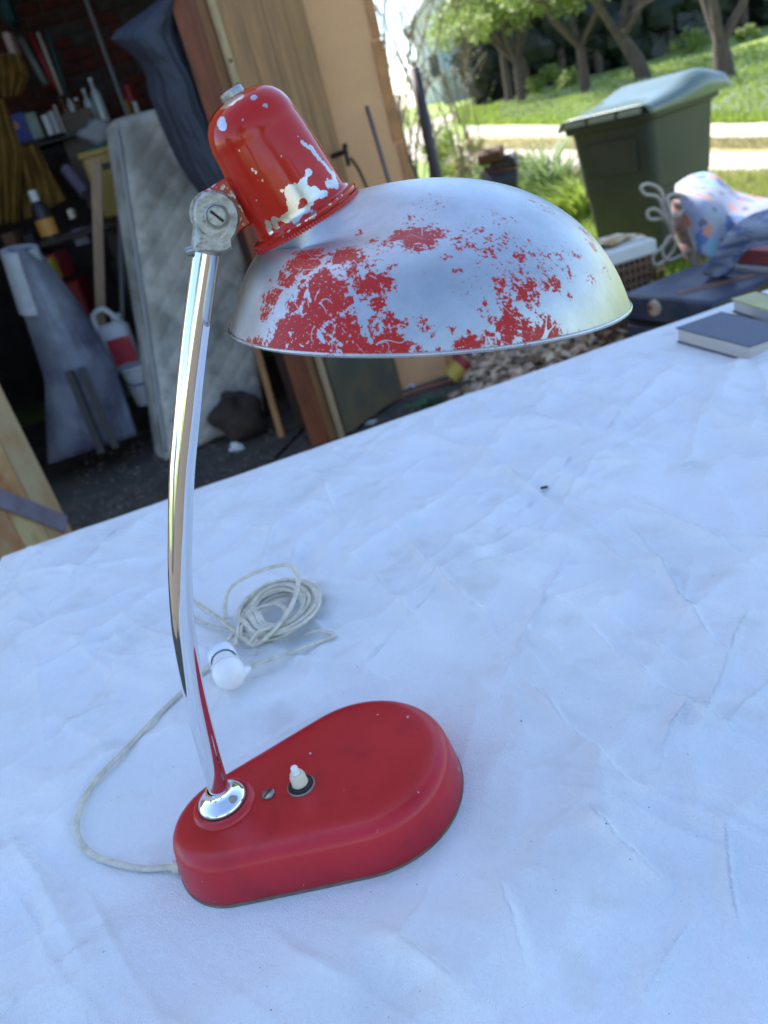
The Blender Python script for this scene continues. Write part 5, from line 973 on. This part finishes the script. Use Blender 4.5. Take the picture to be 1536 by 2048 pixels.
# the unseen side is worn in the same patchy way
bkn = vnoise(np.tile(np.arange(NPH)[:, None] / 40., (1, NT)).ravel() + 3, np.tile(np.arange(NT)[None, :] / 40., (NPH, 1)).ravel() + 3, 1.2, 77, 3)
side = (W3 - np.array(tuple(LW(.2357, 0, .36)))) @ np.array(tuple(lt)); wgt = np.clip(side / .04 - .6, 0, 1); dens_ = dens_ * (1 - wgt) + wgt * (bkn * 1.1 + .15)
# a thin line of red along the bottom edge on the left and middle
jr = np.tile(np.arange(NT)[None, :], (NPH, 1)).ravel(); ang_ = np.tile((np.arange(NPH) / NPH * 2 * pi)[:, None], (1, NT)).ravel()
dens_ += .42 * np.clip((jr - (NT - 5)) / 4, 0, 1) * (np.cos(ang_ - 3.9) > .1)
# long straight scratches
for x0, y0, x1, y1, wd in [(470, 492, 345, 588, 5), (140, 408, 232, 440, 5), (475, 455, 535, 625, 6), (480, 470, 505, 600, 4), (150, 645, 188, 575, 4), (225, 640, 240, 600, 3), (300, 420, 275, 520, 4), (300, 445, 310, 480, 6), (345, 600, 355, 630, 8), (270, 400, 420, 345, 5), (140, 575, 260, 520, 5), (250, 480, 310, 395, 4), (980, 570, 1010, 640, 3), (1090, 500, 1075, 590, 3), (360, 590, 420, 640, 2), (200, 430, 130, 400, 4), (165, 545, 230, 520, 4), (490, 300, 505, 400, 6)]:
    a, b = hit(*z2(x0, y0)), hit(*z2(x1, y1)); ab = b - a; L2 = ab @ ab; s = np.clip(((W3 - a) @ ab) / L2, 0, 1); d = np.linalg.norm(W3 - (a + s[:, None] * ab), axis=1); dens_ -= 1.7 * np.exp(-(d / (wd * .43 / F * .547 * .72)) ** 2)
setattr_(shade, 'paint', dens_); setattr_(shade, 'ring', np.tile(np.arange(NT)[None, :] / NT, (NPH, 1)).ravel())
# ---- bare spots on the hood
HV = np.array([tuple(v) for v in MB().lathe(hpd, CC, hax, NH).v]); c0_ = (HV - np.array([0, 0, CZ])) @ RM; HPX = np.stack([CX + F * c0_[:, 0] / -c0_[:, 2], CY - F * c0_[:, 1] / -c0_[:, 2]], 1); hfr = (HV - np.array(tuple(CC))) @ (-np.array(tuple(lt)) * .8 + np.array([0, 0, .6])) * 0 + (HV - np.array(tuple(CC + hax * .02))) @ (-np.array(tuple(lt))) > -.004
def hh_(x, y):
    px, py = 360 + x * .2604, 140 + y * .2604; d = (HPX[:, 0] - px) ** 2 + (HPX[:, 1] - py) ** 2 + np.where(hfr, 0, 1e6); return HV[np.argmin(d)]
hd = np.full(len(HV), 1.5)
for x, y, r, s_ in [(430, 215, 45, 1.2), (380, 245, 40, 1.2), (330, 280, 35, 1.1), (470, 200, 25, 1), (580, 205, 28, 1.1), (555, 212, 14, .8), (660, 268, 24, 1.1), (325, 420, 45, 1.3), (300, 400, 20, 1), (340, 450, 20, .9), (215, 410, 26, .9), (472, 378, 15, 1.1), (560, 770, 16, 1.1), (585, 795, 14, 1.1), (630, 838, 12, 1), (605, 845, 9, .9), (460, 622, 12, 1), (435, 600, 9, .8), (588, 995, 18, .9), (780, 652, 9, 1), (500, 510, 8, .9), (760, 265, 12, .7),
    (870, 470, 16, .6), (900, 500, 14, .55), (940, 555, 26, .8), (965, 575, 24, .9), (1010, 600, 26, 1), (1040, 640, 28, 1.1), (1070, 690, 26, 1.1), (1110, 720, 24, 1.1), (1140, 760, 24, 1.1), (1180, 800, 26, 1.1), (1190, 850, 36, 1.2), (1150, 880, 42, 1.2), (1120, 940, 30, 1.1), (885, 610, 14, .55), (1210, 900, 22, 1),
    (1000, 780, 22, 1), (975, 800, 26, 1.1), (950, 850, 24, 1.1), (900, 930, 50, 1.3), (960, 920, 45, 1.3), (840, 930, 36, 1.1), (780, 925, 18, 1), (1010, 950, 36, 1.2), (1040, 920, 26, 1), (860, 1000, 40, 1.2), (1000, 1010, 36, 1.2), (870, 1060, 40, 1.2), (960, 1070, 36, 1.2), (850, 1120, 36, 1.2), (900, 1120, 30, 1.1), (790, 1150, 36, 1.2), (720, 1160, 30, 1.1), (670, 1170, 24, 1.1), (680, 1220, 30, 1.1), (730, 1210, 26, 1), (700, 1245, 20, 1), (900, 1170, 26, 1), (1080, 960, 30, 1), (1150, 1030, 22, 1), (1210, 980, 20, 1), (1240, 960, 16, 1), (1100, 800, 8, .5),
    (1050, 1080, 22, 1.1), (1020, 1110, 22, 1.1), (960, 1150, 22, 1), (900, 1200, 22, 1), (840, 1240, 22, 1), (780, 1280, 18, 1), (700, 1320, 14, 1), (640, 1370, 16, 1)]:
    p = hh_(x, y); rr_ = r * .2604 * .42 / F; d2 = ((HV - p) ** 2).sum(1) / rr_ ** 2; hd -= 1.35 * s_ * np.exp(-d2 * .75)
for x, y, r, s_ in [(950, 1020, 26, 1.4), (920, 1060, 14, 1), (790, 1190, 18, 1.0)]:
    p = hh_(x, y); rr_ = r * .2604 * .42 / F; d2 = ((HV - p) ** 2).sum(1) / rr_ ** 2; hd += 1.5 * s_ * np.exp(-d2 * .9)
setattr_(hood, 'paint', hd); setattr_(hood, 'ring', [0.0] * len(HV))
# ---- switch and screw in the base top
sw = LW(.0597, -.0095, .0385); so = obj('switch', MB().lathe([(.0082, 0), (.0062, .0001), (.0060, .0075), (.0048, .0105), (.0, .0105)], sw + V(0, 0, .0022), n=28), IVO, lamp, 30)
obj('button', MB().lathe([(.0028, .010), (.0028, .0165), (.0022, .0175), (0, .0178)], sw + V(0, 0, .0015), n=20), WBT, so, 40); obj('collar_ring', MB().lathe([(.0100, 0), (.0098, .0012), (.0085, .0015), (.0080, .0026), (.0066, .003)], sw, n=30), IRON, so, 40); obj('washer', MB().lathe([(.0108, -.0002), (.0106, .0006), (.0095, .0008)], sw, n=30), STEEL, so, 40)
ss = LW(.0345, -.0066, .0388); sso = obj('base_screw', MB().lathe([(.0050, 0), (.0048, .0010), (.004, .0014), (0, .0015)], ss, n=24), STEEL, lamp, 40); obj('screw_slot', MB().box(ss + V(0, 0, .0015), (.0085, .0011, .0005), .9), IRON, sso)
# ---- cord (part of the lamp)
CORD = mat('ivory_cord', (.70, .65, .52), .45, var=.35, vscale=110)
fig8 = [(cos(a) * .55 + (.62 if cos(a) > 0 else -.62) - (.0), sin(a) * .62) for a in [R_(q) for q in (-85, -50, 0, 50, 85, 95, 130, 180, 230, 265)]]
def cord(pts, name='cord', r=.0022, n=8): return obj(name, MB().tube(crv(pts, n), r, prof=fig8, up=(0, 0, 1)), CORD, lamp, 60)
zc = TZ + .0095
def gz(px, py, dz=0):
    p = G(px, py, TZ + .006 + dz)
    for _ in range(3): z = clz(p.x, p.y) + .0022 + dz; p = G(px, py, z)
    return p
cord([gz(362, 1733, .004), gz(352, 1734, .003), gz(320, 1736), gz(285, 1737), gz(240, 1729), (gz(192, 1713)), gz(163, 1688), gz(153, 1655), gz(165, 1605), gz(198, 1553), gz(252, 1498), gz(318, 1428), gz(365, 1383), gz(408, 1342), gz(440, 1302, .004), gz(472, 1262, .010), gz(505, 1245, .016)])
obj('grommet', MB().lathe([(.0045, 0), (.0045, .005), (0, .005)], gz(360, 1733, .004), (gz(320, 1736) - gz(360, 1733)), 14), IVO, lamp, 40)
cord([gz(340, 1180), gz(388, 1203, .002), gz(440, 1238, .006), gz(482, 1270, .012), gz(505, 1288, .010), gz(516, 1278, .012)]); cord([gz(375, 1228), gz(400, 1243, .001), gz(440, 1256, .003), gz(480, 1262, .006), gz(540, 1268, .008)], r=.0016)
cord([gz(452, 1238, .004), gz(450, 1210, .012), gz(462, 1175, .03), gz(500, 1150, .044), gz(545, 1134, .050), gz(582, 1132, .048), gz(596, 1160, .036), (gz(588, 1200, .026)), gz(565, 1240, .018), gz(530, 1278, .012), gz(505, 1292, .008)])
cord([gz(472, 1290, .006), gz(480, 1250, .016), gz(510, 1220, .022), gz(550, 1208, .022), gz(572, 1222, .018), gz(560, 1250, .012), gz(520, 1262, .014), gz(498, 1290, .010)])
rl = random.Random(4)
ccx = gz(563, 1240)
for k in range(20):
    r_ = .030 + .0026 * (k % 8) ; z_ = .0018 + .0028 * (k // 7) + .001 * rl.random(); cx_, cy_ = ccx.x + rl.uniform(-.002, .002), ccx.y + rl.uniform(-.002, .003); P = []
    for q in range(14):
        a = 2 * pi * q / 14; w_ = 1 + .05 * sin(2 * a + k); x_ = cx_ + cos(a) * r_ * .92 * w_; y_ = cy_ + sin(a) * r_ * 1.02 * w_; sq = math.exp(-((a - pi * 1.12) / .5) ** 2); x_ += .006 * sq; P.append(V(x_, y_, clz(ccx.x, ccx.y, .045) + .0015 + z_ + .009 * sq + .012 * max(0, sin(a)) * (k % 3) / 3))
    obj('coil', MB().tube(crv(P, 5, True), .0019, prof=fig8, up=(0, 0, 1), caps=False), CORD, lamp, 60)
for k in range(2):
    a0 = gz(492 + 6 * k, 1262, .012); obj('coil_tie', MB().tube(crv([a0 + V(-.002, -.009, -.010), a0 + V(-.007, -.006, .002), a0 + V(-.004, .003, .008), a0 + V(.004, .008, .003), a0 + V(.006, .004, -.008)], 5), .0020, prof=fig8, up=(.7, .7, 0)), CORD, lamp, 60)
# plug: rounded white body, cable leaving it to the right
PLG = mat('plug_white', (.80, .80, .80), .38, var=.05, vscale=100)
pp = gz(462, 1362, .007); da = (gz(440, 1300) - gz(468, 1372)).normalized()
ax3 = Vector((da.x, da.y, .05)).normalized()
plug = obj('plug', MB().lathe([(0, -.0185), (.006, -.0178), (.0115, -.0140), (.0148, -.006), (.0153, .002), (.0140, .009), (.0118, .0125), (.0108, .0155), (.0110, .019), (0, .0195)], pp + V(0, .004, .008), ax3, 32), PLG, lamp, 60)
obj('plug_face', MB().lathe([(.0125, .0197), (.0140, .0215), (.0135, .034), (.0110, .0375), (0, .038)], pp + V(0, .004, .008), ax3, 30), mat('plug_clear', (.66, .72, .80), .25, spec=.8), plug, 50)
obj('seam', MB().lathe([(.0153, .0012), (.01545, .0016), (.0153, .0020)], pp + V(0, .004, .008), ax3, 32), mat('seam_grey', (.45, .45, .45), .6), plug, True)
rd2 = (gz(505, 1332, .006) - gz(480, 1352, .006)).normalized(); obj('strain_relief', MB().lathe([(.0052, 0), (.0044, .004), (.0048, .005), (.0040, .009), (.0044, .010), (.0034, .015), (0, .015)], gz(480, 1351, .008), rd2, 16), PLG, plug, 40)
for s_ in (-1, 1): sdv = ax3.cross(V(0, 0, 1)).normalized() * .0095 * .5 * s_; obj('pin', MB().tube([pp + V(0, .004, .008) + ax3 * .034 + sdv * 1.9, pp + V(0, .004, .008) + ax3 * .046 + sdv * 1.9], .002, 8), STEEL, plug, 40)
cord([gz(486, 1348, .006), gz(505, 1332, .006), gz(560, 1312, .002), gz(620, 1290), gz(668, 1271), gz(640, 1262, .002), gz(610, 1268, .004)], r=.0019)
